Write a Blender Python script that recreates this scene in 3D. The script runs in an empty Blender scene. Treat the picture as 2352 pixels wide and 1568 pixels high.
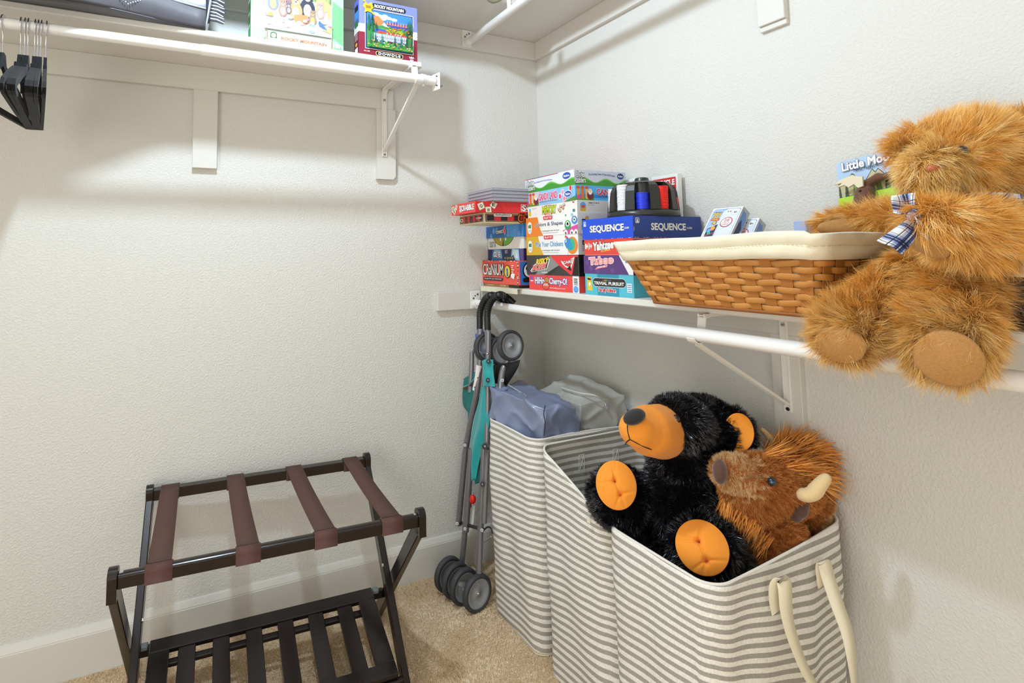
import bpy, math, random
import numpy as np
from mathutils import Vector, Matrix, noise as mnoise

SC = bpy.context.scene
COL = SC.collection

# ---------------------------------------------------------------- camera
# room axes: x=0 is the right wall, y=0 the back wall, z=0 the carpet. metres.
FOC, PX, PY = 1271.78, 1008.34, 487.27
CAM = np.array([-1.45395797, -2.02238516, 1.21192128])
ROT = np.array([[0.90412525, -0.42705982, -0.01332066],
                [-0.02160198, -0.07682546, 0.99681052],
                [0.42672109, 0.9009538, 0.07868518]])
cd = bpy.data.cameras.new('camera')
cam = bpy.data.objects.new('camera', cd)
COL.objects.link(cam)
cd.sensor_width = 36.0
cd.lens = FOC * 36.0 / 2352.0
cd.shift_x = (1176.0 - PX) / 2352.0
cd.shift_y = (PY - 784.0) / 2352.0
cd.clip_start = 0.02
cam.matrix_world = Matrix(((ROT[0][0], ROT[1][0], -ROT[2][0], CAM[0]),
                           (ROT[0][1], ROT[1][1], -ROT[2][1], CAM[1]),
                           (ROT[0][2], ROT[1][2], -ROT[2][2], CAM[2]), (0, 0, 0, 1)))
SC.camera = cam

# ---------------------------------------------------------------- light and exposure
W = bpy.data.worlds.new('world')
SC.world = W
W.use_nodes = True
W.node_tree.nodes['Background'].inputs[0].default_value = (0.9, 0.93, 1.0, 1)
W.node_tree.nodes['Background'].inputs[1].default_value = 0.4
vs = SC.view_settings
vs.view_transform = 'Standard'
vs.look = 'None'
vs.gamma = 1.0
vs.exposure = -0.66
vs.use_curve_mapping = False

LAMP = (-1.42, -0.89, 2.42)
ld = bpy.data.lights.new('ceiling_bulb', 'POINT')
ld.energy = 98
ld.shadow_soft_size = 0.045
ld.color = (0.71, 0.87, 1.03)
lo = bpy.data.objects.new('ceiling_bulb', ld)
lo.location = LAMP
COL.objects.link(lo)
# unseen fill light added left of the camera to lift the right wall
dl = bpy.data.lights.new('left_fill_light', 'AREA')
dl.shape = 'RECTANGLE'
dl.size, dl.size_y = 0.95, 2.1
dl.energy = 41
dl.color = (1.0, 0.95, 0.86)
do = bpy.data.objects.new('left_fill_light', dl)
do.location = (-2.96, -2.25, 1.06)
do.rotation_euler = (math.radians(90), 0, math.radians(-72))
COL.objects.link(do)
# weaker unseen fill light added behind the camera
d2 = bpy.data.lights.new('rear_fill_light', 'AREA')
d2.shape = 'RECTANGLE'
d2.size, d2.size_y = 0.9, 1.7
d2.energy = 13
d2.color = (1.0, 0.95, 0.86)
do2 = bpy.data.objects.new('rear_fill_light', d2)
do2.location = (-1.75, -3.06, 0.9)
do2.rotation_euler = (math.radians(90), 0, math.radians(-16))
COL.objects.link(do2)


# ---------------------------------------------------------------- helpers
def at(px, py, axis=None, val=None, d=None):
    """world point seen at a pixel of the 2352x1568 photo, on a plane axis=val or at depth d"""
    r = np.array([(px - PX) / FOC, -(py - PY) / FOC, 1.0])
    w = ROT.T @ r
    t = d if d is not None else (val - CAM['xyz'.index(axis)]) / w['xyz'.index(axis)]
    return Vector(CAM + t * w)


def lin(h):
    c = [int(h[i:i + 2], 16) / 255 for i in (0, 2, 4)]
    return [x / 12.92 if x <= .04045 else ((x + .055) / 1.055) ** 2.4 for x in c]


MATS = {}


def mat(name, hexc, rough=.6, metal=0, spec=.5, **k):
    if name in MATS:
        return MATS[name]
    m = bpy.data.materials.new(name)
    m.use_nodes = True
    nt = m.node_tree
    b = nt.nodes['Principled BSDF']
    c = lin(hexc)
    b.inputs['Base Color'].default_value = (*c, 1)
    b.inputs['Roughness'].default_value = rough
    b.inputs['Metallic'].default_value = metal
    b.inputs['Specular IOR Level'].default_value = spec
    if k.get('alpha'):
        b.inputs['Alpha'].default_value = k['alpha']
    if k.get('transmission'):
        b.inputs['Transmission Weight'].default_value = k['transmission']
    if k.get('sheen'):
        b.inputs['Sheen Weight'].default_value = k['sheen']
    if k.get('coat'):
        b.inputs['Coat Weight'].default_value = k['coat']
        b.inputs['Coat Roughness'].default_value = .15
    tc = nt.nodes.new('ShaderNodeTexCoord')
    if k.get('vary'):           # gentle blotchy colour variation: amount, scale
        a, s = k['vary']
        n = nt.nodes.new('ShaderNodeTexNoise')
        n.inputs['Scale'].default_value = s
        n.inputs['Detail'].default_value = 4
        nt.links.new(tc.outputs['Object'], n.inputs['Vector'])
        mx = nt.nodes.new('ShaderNodeMix')
        mx.data_type = 'RGBA'
        mx.inputs[6].default_value = (*[x * (1 - a) for x in c], 1)
        mx.inputs[7].default_value = (*[min(1, x * (1 + a)) for x in c], 1)
        nt.links.new(n.outputs['Fac'], mx.inputs[0])
        nt.links.new(mx.outputs[2], b.inputs['Base Color'])
    if k.get('bump'):           # strength, scale, distance
        s, sc, dist = k['bump']
        n = nt.nodes.new('ShaderNodeTexNoise')
        n.inputs['Scale'].default_value = sc
        n.inputs['Detail'].default_value = k.get('detail', 3)
        if k.get('stretch'):
            mp = nt.nodes.new('ShaderNodeMapping')
            mp.inputs['Scale'].default_value = k['stretch']
            nt.links.new(tc.outputs['Object'], mp.inputs['Vector'])
            nt.links.new(mp.outputs[0], n.inputs['Vector'])
        else:
            nt.links.new(tc.outputs['Object'], n.inputs['Vector'])
        src = n.outputs['Fac']
        if k.get('ramp'):
            rp = nt.nodes.new('ShaderNodeValToRGB')
            rp.color_ramp.elements[0].position = k['ramp'][0]
            rp.color_ramp.elements[1].position = k['ramp'][1]
            nt.links.new(src, rp.inputs[0])
            src = rp.outputs[0]
        bp = nt.nodes.new('ShaderNodeBump')
        bp.inputs['Strength'].default_value = s
        bp.inputs['Distance'].default_value = dist
        nt.links.new(src, bp.inputs['Height'])
        nt.links.new(bp.outputs[0], b.inputs['Normal'])
    if k.get('attr'):           # strand shade attribute multiplies the colour
        an = nt.nodes.new('ShaderNodeAttribute')
        an.attribute_name = 'shade'
        rp = nt.nodes.new('ShaderNodeValToRGB')
        cols = k['attr']
        rp.color_ramp.elements[0].color = (*lin(cols[0]), 1)
        rp.color_ramp.elements[1].color = (*lin(cols[-1]), 1)
        for i, h in enumerate(cols[1:-1]):
            e = rp.color_ramp.elements.new((i + 1) / (len(cols) - 1))
            e.color = (*lin(h), 1)
        nt.links.new(an.outputs['Fac'], rp.inputs[0])
        nt.links.new(rp.outputs[0], b.inputs['Base Color'])
    MATS[name] = m
    return m


class MB:
    """collects shapes; build() links them as ONE mesh object"""

    def __init__(s):
        s.v, s.f, s.m, s.names, s.sm = [], [], [], [], []
        s.uv = None

    def slot(s, m):
        if m not in s.names:
            s.names.append(m)
        return s.names.index(m)

    def add(s, vs_, fs, m, smooth=False):
        o = len(s.v)
        s.v += [tuple(p) for p in vs_]
        i = s.slot(m)
        for f in fs:
            s.f.append(tuple(o + a for a in f))
            s.m.append(i)
            s.sm.append(smooth)

    def box(s, c, size, m, rot=None, bev=0):
        hx, hy, hz = [a / 2 for a in size]
        rot = rot or Matrix.Identity(3)
        c = Vector(c)
        if bev <= 0:
            P = [c + rot @ Vector((x * hx, y * hy, z * hz)) for x in (-1, 1) for y in (-1, 1) for z in (-1, 1)]
            s.add(P, [(0, 1, 3, 2), (4, 6, 7, 5), (0, 4, 5, 1), (2, 3, 7, 6), (0, 2, 6, 4), (1, 5, 7, 3)], m)
            return
        b = min(bev, hx * .9, hy * .9, hz * .9)
        P, F = [], []
        idx = {}
        for sx in (-1, 1):
            for sy in (-1, 1):
                for sz in (-1, 1):
                    for k in range(3):
                        q = [sx * (hx - b), sy * (hy - b), sz * (hz - b)]
                        q[k] += (sx, sy, sz)[k] * b
                        idx[sx, sy, sz, k] = len(P)
                        P.append(c + rot @ Vector(q))
        I = lambda *a: idx[a]
        for g in (-1, 1):
            F.append((I(g, -1, -1, 0), I(g, 1, -1, 0), I(g, 1, 1, 0), I(g, -1, 1, 0))[::g])
            F.append((I(-1, g, -1, 1), I(-1, g, 1, 1), I(1, g, 1, 1), I(1, g, -1, 1))[::g])
            F.append((I(-1, -1, g, 2), I(1, -1, g, 2), I(1, 1, g, 2), I(-1, 1, g, 2))[::g])
        for a in (-1, 1):
            for d in (-1, 1):
                F.append((I(a, d, -1, 0), I(a, d, 1, 0), I(a, d, 1, 1), I(a, d, -1, 1)))
                F.append((I(a, -1, d, 0), I(a, 1, d, 0), I(a, 1, d, 2), I(a, -1, d, 2)))
                F.append((I(-1, a, d, 1), I(1, a, d, 1), I(1, a, d, 2), I(-1, a, d, 2)))
                for e in (-1, 1):
                    F.append((I(a, d, e, 0), I(a, d, e, 1), I(a, d, e, 2)))
        s.add(P, F, m)

    def span(s, lo_, hi_, m, bev=0):
        s.box([(a + b) / 2 for a, b in zip(lo_, hi_)], [abs(b - a) for a, b in zip(lo_, hi_)], m, None, bev)

    def beam(s, a, b, w, h, m, up=(0, 0, 1), bev=0):
        a, b = Vector(a), Vector(b)
        z = (b - a).normalized()
        x = Vector(up).cross(z)
        if x.length < 1e-4:
            x = Vector((1, 0, 0)).cross(z)
        x.normalize()
        y = z.cross(x)
        R = Matrix((x, y, z)).transposed()
        s.box((a + b) / 2, (w, h, (b - a).length), m, R, bev)

    def tube(s, path, r, m, n=12, caps=True, closed=False):
        P = [Vector(p) for p in path]
        R = r if isinstance(r, (list, tuple)) else [r] * len(P)
        T = []
        L = len(P)
        for i in range(L):
            if closed:
                T.append((P[(i + 1) % L] - P[i - 1]).normalized())
            else:
                T.append((P[min(i + 1, L - 1)] - P[max(i - 1, 0)]).normalized())
        u = T[0].orthogonal().normalized()
        V = []
        for i in range(L):
            u = (u - T[i] * u.dot(T[i])).normalized()
            w = T[i].cross(u)
            for k in range(n):
                a = 2 * math.pi * k / n
                V.append(P[i] + (u * math.cos(a) + w * math.sin(a)) * R[i])
        F = []
        for i in range(L if closed else L - 1):
            j = (i + 1) % L
            for k in range(n):
                F.append((i * n + k, i * n + (k + 1) % n, j * n + (k + 1) % n, j * n + k))
        s.add(V, F, m, True)
        if caps and not closed:
            s.add(V[:n], [tuple(range(n))[::-1]], m)
            s.add(V[-n:], [tuple(range(n))], m)

    def lathe(s, prof, m, o=(0, 0, 0), axis=(0, 0, 1), n=32, smooth=True):
        z = Vector(axis).normalized()
        x = z.orthogonal().normalized()
        y = z.cross(x)
        o = Vector(o)
        V, F = [], []
        for r, h in prof:
            for k in range(n):
                a = 2 * math.pi * k / n
                V.append(o + z * h + (x * math.cos(a) + y * math.sin(a)) * max(r, 1e-5))
        for i in range(len(prof) - 1):
            for k in range(n):
                F.append((i * n + k, i * n + (k + 1) % n, (i + 1) * n + (k + 1) % n, (i + 1) * n + k))
        s.add(V, F, m, smooth)

    def ball(s, c, r, m, n=16, rot=None):
        r = r if isinstance(r, (tuple, list)) else (r, r, r)
        rot = rot or Matrix.Identity(3)
        c = Vector(c)
        V, F = [], []
        h = n // 2
        for i in range(h + 1):
            t = math.pi * i / h
            for k in range(n):
                a = 2 * math.pi * k / n
                V.append(c + rot @ Vector((r[0] * math.sin(t) * math.cos(a), r[1] * math.sin(t) * math.sin(a), r[2] * math.cos(t))))
        for i in range(h):
            for k in range(n):
                F.append((i * n + k, (i + 1) * n + k, (i + 1) * n + (k + 1) % n, i * n + (k + 1) % n))
        s.add(V, F, m, True)

    def grid(s, fn, nu, nv, m, smooth=True, closeu=False):
        V = [fn(i / nu, j / nv) for j in range(nv + 1) for i in range(nu + 1)]
        F = []
        for j in range(nv):
            for i in range(nu):
                a = j * (nu + 1) + i
                F.append((a, a + 1, a + nu + 2, a + nu + 1))
        s.add(V, F, m, smooth)

    def prism(s, poly, o, u, v, th, m):
        """flat outline poly (2D) in the frame o,u,v extruded by th along u x v (both ways from o)"""
        o, u, v = Vector(o), Vector(u), Vector(v)
        n = u.cross(v).normalized()
        L = len(poly)
        A = [o + u * a + v * b for a, b in poly]
        B = [p + n * th for p in A]
        s.add(A + B, [tuple(range(L))[::-1], tuple(range(L, 2 * L))] + [(i, (i + 1) % L, L + (i + 1) % L, L + i) for i in range(L)], m)

    def build(s, name, parent=None, smooth_mod=False, solid=0, bevel=0, sub=0):
        me = bpy.data.meshes.new(name)
        me.from_pydata(s.v, [], s.f)
        for m in s.names:
            me.materials.append(m)
        me.polygons.foreach_set('material_index', s.m)
        me.polygons.foreach_set('use_smooth', s.sm)
        me.update()
        o = bpy.data.objects.new(name, me)
        COL.objects.link(o)
        if parent is not None:
            o.parent = parent
            o.matrix_parent_inverse = parent.matrix_world.inverted() if parent.type != 'EMPTY' else Matrix.Translation(-parent.location)
        if solid:
            md = o.modifiers.new('solid', 'SOLIDIFY')
            md.thickness = solid
            md.offset = 0
        if bevel:
            md = o.modifiers.new('bevel', 'BEVEL')
            md.width = bevel
            md.segments = 2
            md.limit_method = 'ANGLE'
        if sub:
            md = o.modifiers.new('sub', 'SUBSURF')
            md.levels = md.render_levels = sub
        return o


def thing(name, label, cat, loc=(0, 0, 0), group=None):
    o = bpy.data.objects.new(name, None)
    o.empty_display_size = .05
    o.location = loc
    COL.objects.link(o)
    return tag(o, label, cat, group)


def tag(o, label, cat, group=None):
    o['label'] = label
    o['category'] = cat
    if group:
        o['group'] = group
    return o


def struct(o):
    o['kind'] = 'structure'
    return o


# text: a normalised flat mesh of the words (cached)
_TX = {}


def text_geom(s, off=0.0, spacing=1.0):
    k = (s, off, spacing)
    if k in _TX:
        return _TX[k]
    c = bpy.data.curves.new('t', 'FONT')
    c.body = s
    c.size = 1
    c.offset = off
    c.space_character = spacing
    c.resolution_u = 3
    c.fill_mode = 'BOTH'
    o = bpy.data.objects.new('t', c)
    me = bpy.data.meshes.new_from_object(o)
    V = [(v.co.x, v.co.y) for v in me.vertices]
    F = [tuple(p.vertices) for p in me.polygons]
    bpy.data.objects.remove(o)
    bpy.data.curves.remove(c)
    bpy.data.meshes.remove(me)
    _TX[k] = (V, F)
    return _TX[k]


class Face:
    """a flat face of a thing (origin, right, up, size) that printed shapes are laid on, 0..1 coords"""

    def __init__(s, mb, o, u, v, w, h):
        s.mb, s.o, s.u, s.v, s.w, s.h = mb, Vector(o), Vector(u).normalized(), Vector(v).normalized(), w, h
        s.n = s.u.cross(s.v)
        s.k = 1

    def pt(s, a, b, k=None):
        return s.o + s.u * (a * s.w) + s.v * (b * s.h) + s.n * (.0001 + .00006 * (k if k is not None else s.k))

    def poly(s, pts, m, clip=True):
        if clip:
            pts = [(min(1, max(0, a)), min(1, max(0, b))) for a, b in pts]
        s.k += 1
        s.mb.add([s.pt(a, b) for a, b in pts], [tuple(range(len(pts)))], m)

    def rect(s, a0, b0, a1, b1, m):
        s.poly([(a0, b0), (a1, b0), (a1, b1), (a0, b1)], m)

    def rrect(s, a0, b0, a1, b1, m, r=.3):
        rw = r * (b1 - b0) * s.h / s.w
        rh = r * (b1 - b0)
        P = []
        for cx, cy, t0 in ((a1 - rw, b1 - rh, 0), (a0 + rw, b1 - rh, 90), (a0 + rw, b0 + rh, 180), (a1 - rw, b0 + rh, 270)):
            for t in (0, 30, 60, 90):
                q = math.radians(t0 + t)
                P.append((cx + rw * math.cos(q), cy + rh * math.sin(q)))
        s.poly(P, m)

    def oval(s, a, b, ra, rb, m, n=18, clip=True, star=0):
        P = []
        for i in range(n):
            q = 2 * math.pi * i / n
            f = 1 - (star if i % 2 else 0)
            P.append((a + ra * f * math.cos(q), b + rb * f * math.sin(q)))
        s.poly(P, m, clip)

    def text(s, t, a0, b0, a1, b1, m, off=.0, edge=None, eoff=.06, shear=0, arc=0, spacing=1.0, rise=0):
        V0, _ = text_geom(t, 0, spacing)
        if not V0:
            return
        xs = [p[0] for p in V0]
        ys = [p[1] for p in V0]
        x0, x1, y0, y1 = min(xs), max(xs), min(ys), max(ys)

        def lay(o_, mm):
            s.k += 1
            V, F = text_geom(t, o_, spacing)
            P = []
            for x, y in V:
                p = (x - x0) / (x1 - x0)
                q = (y - y0) / (y1 - y0)
                a = a0 + (a1 - a0) * p + shear * (b1 - b0) * q * s.h / s.w
                b = b0 + (b1 - b0) * q + arc * (1 - (2 * p - 1) ** 2) + rise * p
                P.append(s.pt(a, b))
            s.mb.add(P, F, mm)
        if edge is not None:
            lay(off + eoff, edge)
        lay(off, m)


def pal(h, rough=.45):
    return mat('print_' + h, h, rough)


# blobs joined into one continuous skin
def blob_mesh(prims, vox=.006, smooth=4, extra=None):
    """prims: ('b',centre,(rx,ry,rz),Matrix|None) ellipsoids or ('c',path,radii) limbs -> one remeshed mesh"""
    mb = MB()
    tmp = mat('tmp', '808080')
    for p in prims:
        if p[0] == 'b':
            mb.ball(p[1], p[2], tmp, 24, p[3] if len(p) > 3 else None)
        else:
            P = [Vector(q) for q in p[1]]
            R = p[2]
            mb.tube(P, R, tmp, 18)
            for q, r in zip(P, R):
                mb.ball(q, r, tmp, 18)
    o = mb.build('tmpblob')
    md = o.modifiers.new('r', 'REMESH')
    md.mode = 'VOXEL'
    md.voxel_size = vox
    md.use_smooth_shade = True
    ms = o.modifiers.new('s', 'SMOOTH')
    ms.factor = .5
    ms.iterations = smooth
    dg = bpy.context.evaluated_depsgraph_get()
    me = bpy.data.meshes.new_from_object(o.evaluated_get(dg))
    bpy.data.objects.remove(o)
    me.materials.clear()
    return me


def mesh_arrays(me):
    n = len(me.vertices)
    V = np.empty(n * 3, 'f')
    me.vertices.foreach_get('co', V)
    me.calc_loop_triangles()
    T = np.empty(len(me.loop_triangles) * 3, 'i')
    me.loop_triangles.foreach_get('vertices', T)
    N = np.empty(n * 3, 'f')
    me.vertices.foreach_get('normal', N)
    return V.reshape(-1, 3), T.reshape(-1, 3), N.reshape(-1, 3)


def unit(a):
    return a / (np.linalg.norm(a, axis=-1, keepdims=True) + 1e-9)


def smooth_field(P, freq, seed, comps=3):
    """cheap smooth random vector field made of a few sine waves"""
    r = np.random.RandomState(seed)
    out = np.zeros((len(P), comps))
    for k in range(6):
        K = r.normal(size=(3, comps)) * freq * (1 + .5 * k)
        ph = r.uniform(0, 6.28, comps)
        out += np.sin(P @ K + ph) / (1 + .35 * k)
    return out / 3


def fur(name, me, mats, parent, nclump, per, length, width, spread, seed=1, keep=None, comb=(0, 0, -.6), lift=1.0,
        wild=.5, clump=.6, curl=0.3, lenvar=.35, segs=3, flow=14, matfn=None, shadeoff=0.0, lenfn=None, combfn=None):
    """plush pile: clumps of tapering strands rooted on the skin, one mesh"""
    r = np.random.RandomState(seed)
    V, T, N = mesh_arrays(me)
    A, B, Cc = V[T[:, 0]], V[T[:, 1]], V[T[:, 2]]
    ar = np.linalg.norm(np.cross(B - A, Cc - A), axis=1)
    cum = np.cumsum(ar)

    def sample(n):
        t = np.searchsorted(cum, r.uniform(0, cum[-1], n))
        t = np.minimum(t, len(T) - 1)
        u, v = r.uniform(size=(2, n))
        f = u + v > 1
        u[f], v[f] = 1 - u[f], 1 - v[f]
        p = A[t] + (B[t] - A[t]) * u[:, None] + (Cc[t] - A[t]) * v[:, None]
        nn = unit(N[T[t, 0]] * (1 - u - v)[:, None] + N[T[t, 1]] * u[:, None] + N[T[t, 2]] * v[:, None])
        return p, nn
    cp, cn = sample(nclump)
    if keep is not None:
        k = keep(cp, cn)
        cp, cn = cp[k], cn[k]
    nc = len(cp)
    fl = smooth_field(cp, flow, seed + 5)
    cb = np.array(comb)[None, :] * np.ones((nc, 1))
    if combfn is not None:
        cb = combfn(cp, cn)
    tang = cb + wild * fl + .25 * wild * r.normal(size=(nc, 3))
    tang = tang - cn * (tang * cn).sum(1, keepdims=True)
    cdir = unit(cn * lift + tang)
    cl = length * (1 + lenvar * r.uniform(-1, 1, nc))
    if lenfn is not None:
        cl = cl * lenfn(cp)
    csh = r.uniform(0, 1, nc)
    # strands
    idx = np.repeat(np.arange(nc), per)
    n = len(idx)
    off = r.normal(size=(n, 3)) * spread * .5
    off -= cn[idx] * (off * cn[idx]).sum(1, keepdims=True)
    root = cp[idx] + off - cn[idx] * spread * .25
    L = cl[idx] * (1 + .2 * r.uniform(-1, 1, n))
    d = unit(cdir[idx] + .18 * r.normal(size=(n, 3)))
    bend = (cb[idx] * .5 + r.normal(size=(n, 3)) * .25 + fl[idx] * .5) * curl
    tipc = cp[idx] + cdir[idx] * L[:, None]
    side = unit(np.cross(d, r.normal(size=(n, 3))))
    w = width * (1 + .3 * r.uniform(-1, 1, n))
    pts = []
    for s_ in range(segs + 1):
        t = s_ / segs
        free = root + d * (L * t)[:, None] + bend * (L * t * t)[:, None]
        q = free * (1 - clump * t ** 1.5) + (tipc - (cp[idx] - root) * .15) * (clump * t ** 1.5) if s_ else free
        if s_:
            q = free + (tipc + bend * (L)[:, None] - (root + d * L[:, None] + bend * L[:, None])) * clump * t ** 1.5
        pts.append(q)
    VV = np.empty((n, segs * 2 + 1, 3))
    for s_ in range(segs):
        ww = (w * (1 - .65 * (s_ / segs)))[:, None] * .5
        VV[:, s_ * 2] = pts[s_] - side * ww
        VV[:, s_ * 2 + 1] = pts[s_] + side * ww
    VV[:, -1] = pts[segs]
    nv = segs * 2 + 1
    base = (np.arange(n) * nv)[:, None]
    quads = np.concatenate([base + np.array([[2 * s_, 2 * s_ + 1, 2 * s_ + 3, 2 * s_ + 2]]) for s_ in range(segs - 1)], axis=1).reshape(-1) if segs > 1 else np.zeros(0, int)
    tris = (base + np.array([[2 * segs - 2, 2 * segs - 1, 2 * segs]])).reshape(-1)
    loops = np.concatenate([quads, tris]).astype('i')
    nq, nt_ = len(quads) // 4, n
    mesh = bpy.data.meshes.new(name)
    mesh.vertices.add(n * nv)
    mesh.vertices.foreach_set('co', VV.reshape(-1).astype('f'))
    mesh.loops.add(len(loops))
    mesh.loops.foreach_set('vertex_index', loops)
    mesh.polygons.add(nq + nt_)
    starts = np.concatenate([np.arange(nq) * 4, nq * 4 + np.arange(nt_) * 3]).astype('i')
    mesh.polygons.foreach_set('loop_start', starts)
    mats = mats if isinstance(mats, (list, tuple)) else [mats]
    for m in mats:
        mesh.materials.append(m)
    if matfn is not None:
        mi = matfn(cp)[idx]
        qi = np.repeat(mi, segs - 1)
        mesh.polygons.foreach_set('material_index', np.concatenate([qi, mi]).astype('i'))
    mesh.update()
    mesh.polygons.foreach_set('use_smooth', np.ones(nq + nt_, bool))
    at_ = mesh.attributes.new('shade', 'FLOAT', 'POINT')
    shade = .55 * csh[idx] + .45 * r.uniform(0, 1, n) + shadeoff
    sh = np.repeat(shade[:, None], nv, 1)
    sh[:, -1] += .1
    at_.data.foreach_set('value', np.clip(sh, 0, 1).reshape(-1).astype('f'))
    o = bpy.data.objects.new(name, mesh)
    COL.objects.link(o)
    o.parent = parent
    if parent is not None:
        o.matrix_parent_inverse = Matrix.Translation(-parent.location)
    return o


def add_mesh(name, me, m, parent, parent_root=None):
    o = bpy.data.objects.new(name, me)
    me.materials.append(m)
    COL.objects.link(o)
    if parent is not None:
        o.parent = parent
        o.matrix_parent_inverse = Matrix.Translation(-parent.location)
    return o


rnd = random.Random(4)

# ================================================================ the room
WALL = mat('wall_paint', 'dcdad4', .75, spec=.25, bump=(.32, 155, .003), ramp=(.42, .66), detail=2)
TRIM = mat('trim_paint', 'dbd8d0', .45, bump=(.08, 60, .001))
CEIL = mat('ceiling_paint', 'ece8de', .85, bump=(.3, 90, .003))
WHITE = mat('white_enamel', 'f6f5f2', .28, spec=.6)
SHELFW = mat('shelf_white', 'e6e3da', .4)
METW = mat('bracket_enamel', 'eceae4', .35, spec=.5)
SCREW = mat('screw_steel', 'a9a9ad', .3, 1.0)
DARK = mat('dark_slot', '15151a', .6)
CHROME = mat('chrome', 'd8d8de', .12, 1.0)


def carpet_material():
    m = mat('carpet', 'b49672', .95, spec=.1)
    nt = m.node_tree
    b = nt.nodes['Principled BSDF']
    tc = nt.nodes['Texture Coordinate']
    n = nt.nodes.new('ShaderNodeTexNoise')
    n.inputs['Scale'].default_value = 260
    n.inputs['Detail'].default_value = 3
    nt.links.new(tc.outputs['Object'], n.inputs['Vector'])
    r = nt.nodes.new('ShaderNodeValToRGB')
    r.color_ramp.elements[0].position = .35
    r.color_ramp.elements[0].color = (*lin('c4a47c'), 1)
    r.color_ramp.elements[1].position = .68
    r.color_ramp.elements[1].color = (*lin('f2dab8'), 1)
    nt.links.new(n.outputs['Fac'], r.inputs[0])
    nt.links.new(r.outputs[0], b.inputs['Base Color'])
    bp = nt.nodes.new('ShaderNodeBump')
    bp.inputs['Strength'].default_value = 1
    bp.inputs['Distance'].default_value = .006
    nt.links.new(n.outputs['Fac'], bp.inputs['Height'])
    nt.links.new(bp.outputs[0], b.inputs['Normal'])
    return m


CARPET = carpet_material()
XL, YB, ZC = -3.0, -3.1, 2.74


def slab(name, lo_, hi_, m):
    mb = MB()
    mb.span(lo_, hi_, m)
    return struct(mb.build(name))


slab('floor', (XL - .1, YB - .1, -.06), (.1, .1, 0), CARPET)
slab('ceiling', (XL - .1, YB - .1, ZC), (.1, .1, ZC + .06), CEIL)
slab('wall_back', (XL - .1, 0, 0), (.1, .1, ZC), WALL)
slab('wall_right', (0, YB - .1, 0), (.1, 0, ZC), WALL)
mb = MB()  # front wall; its unseen opening is added for the rear fill light
mb.span((XL - .1, YB - .1, 0), (-2.25, YB, ZC), WALL)
mb.span((-1.25, YB - .1, 0), (.1, YB, ZC), WALL)
mb.span((-2.25, YB - .1, 2.1), (-1.25, YB, ZC), WALL)
struct(mb.build('wall_front'))
# left wall, with an unseen opening added for the left fill light
mb = MB()
mb.span((XL - .1, YB, 0), (XL, -2.8, ZC), WALL)
mb.span((XL - .1, -1.7, 0), (XL, 0, ZC), WALL)
mb.span((XL - .1, -2.8, 2.14), (XL, -1.7, ZC), WALL)
struct(mb.build('wall_left'))


def baseboard(name, a, b, n):
    """5 1/4 inch board with an eased lip on top"""
    mb = MB()
    a, b, n = Vector(a), Vector(b), Vector(n)
    prof = [(0, 0), (.015, 0), (.015, .112), (.0135, .113), (.0135, .116), (.006, .133), (0, .134)]
    A = [a + n * p + Vector((0, 0, z)) for p, z in prof]
    B = [b + n * p + Vector((0, 0, z)) for p, z in prof]
    L = len(prof)
    mb.add(A + B, [(i, (i + 1) % L, L + (i + 1) % L, L + i) for i in range(L)] + [tuple(range(L)), tuple(range(L, 2 * L))], TRIM)
    return struct(mb.build(name))


baseboard('baseboard_back', (XL, 0, 0), (0, 0, 0), (0, -1, 0))
baseboard('baseboard_right', (0, 0, 0), (0, YB, 0), (-1, 0, 0))
baseboard('baseboard_left', (XL, -1.7, 0), (XL, 0, 0), (1, 0, 0))


def trim(name, boxes, prisms=()):
    mb = MB()
    for lo_, hi_ in boxes:
        mb.span(lo_, hi_, TRIM, .0015)
    for a in prisms:
        mb.prism(*a, TRIM)
    return struct(mb.build(name))


SH1B, SH1T = 1.864, 1.883      # left shelf
SH2B, SH2T = 2.163, 2.182      # high shelf
SH3B, SH3T = 1.067, 1.086      # lower right shelf
trim('trim_1', [((-2.9, -.019, 1.785), (-.697, 0, SH1B))])
trim('trim_2', [((-1.414, -.019, 1.5165), (-1.337, 0, 1.785))])
trim('trim_3', [], [([(-.766, 1.51), (-.699, 1.51), (-.689, 1.522), (-.689, 1.785), (-.766, 1.785)], (0, 0, 0), (1, 0, 0), (0, 0, 1), .019)])
trim('trim_4', [((-2.9, -.019, 2.083), (0, 0, SH2B))])
trim('trim_5', [((-.019, -2.3, 2.083), (0, -.019, SH2B))])
# stub board below the high ledger on the right wall, with a small cove foot
trim('trim_6', [((-.02, -1.136, 1.827), (0, -1.062, 2.083)), ((-.012, -1.136, 1.812), (0, -1.062, 1.827))])
trim('trim_7', [((-.515, -.019, .995), (0, 0, SH3B))])
trim('trim_8', [((-.019, -2.3, .995), (0, -.019, SH3B))])
trim('trim_9', [((-.019, -1.118, .58), (0, -1.043, .995))])

# carpet pile near the camera's view: short loops standing on the floor
cm = bpy.data.meshes.new('patch')
cm.from_pydata([(-2.1, -.9, 0), (-.02, -.9, 0), (-.02, -.016, 0), (-2.1, -.016, 0)], [], [(0, 1, 2, 3)])
PILE = mat('carpet_pile', 'd2b48e', .95, spec=.05, attr=('d8bc96', 'f4dab6', 'fdebd2', 'fff8ea'))
pile = fur('carpet_pile', cm, PILE, None, 56000, 6, .0055, .0018, .0035, seed=3, comb=(0, 0, 0), lift=1.1, wild=.55, clump=.2, curl=.8, segs=2, flow=9)
pile['kind'] = 'stuff'
tag(pile, 'short tan carpet pile covering the closet floor', 'carpet')
pile['kind'] = 'stuff'

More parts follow.
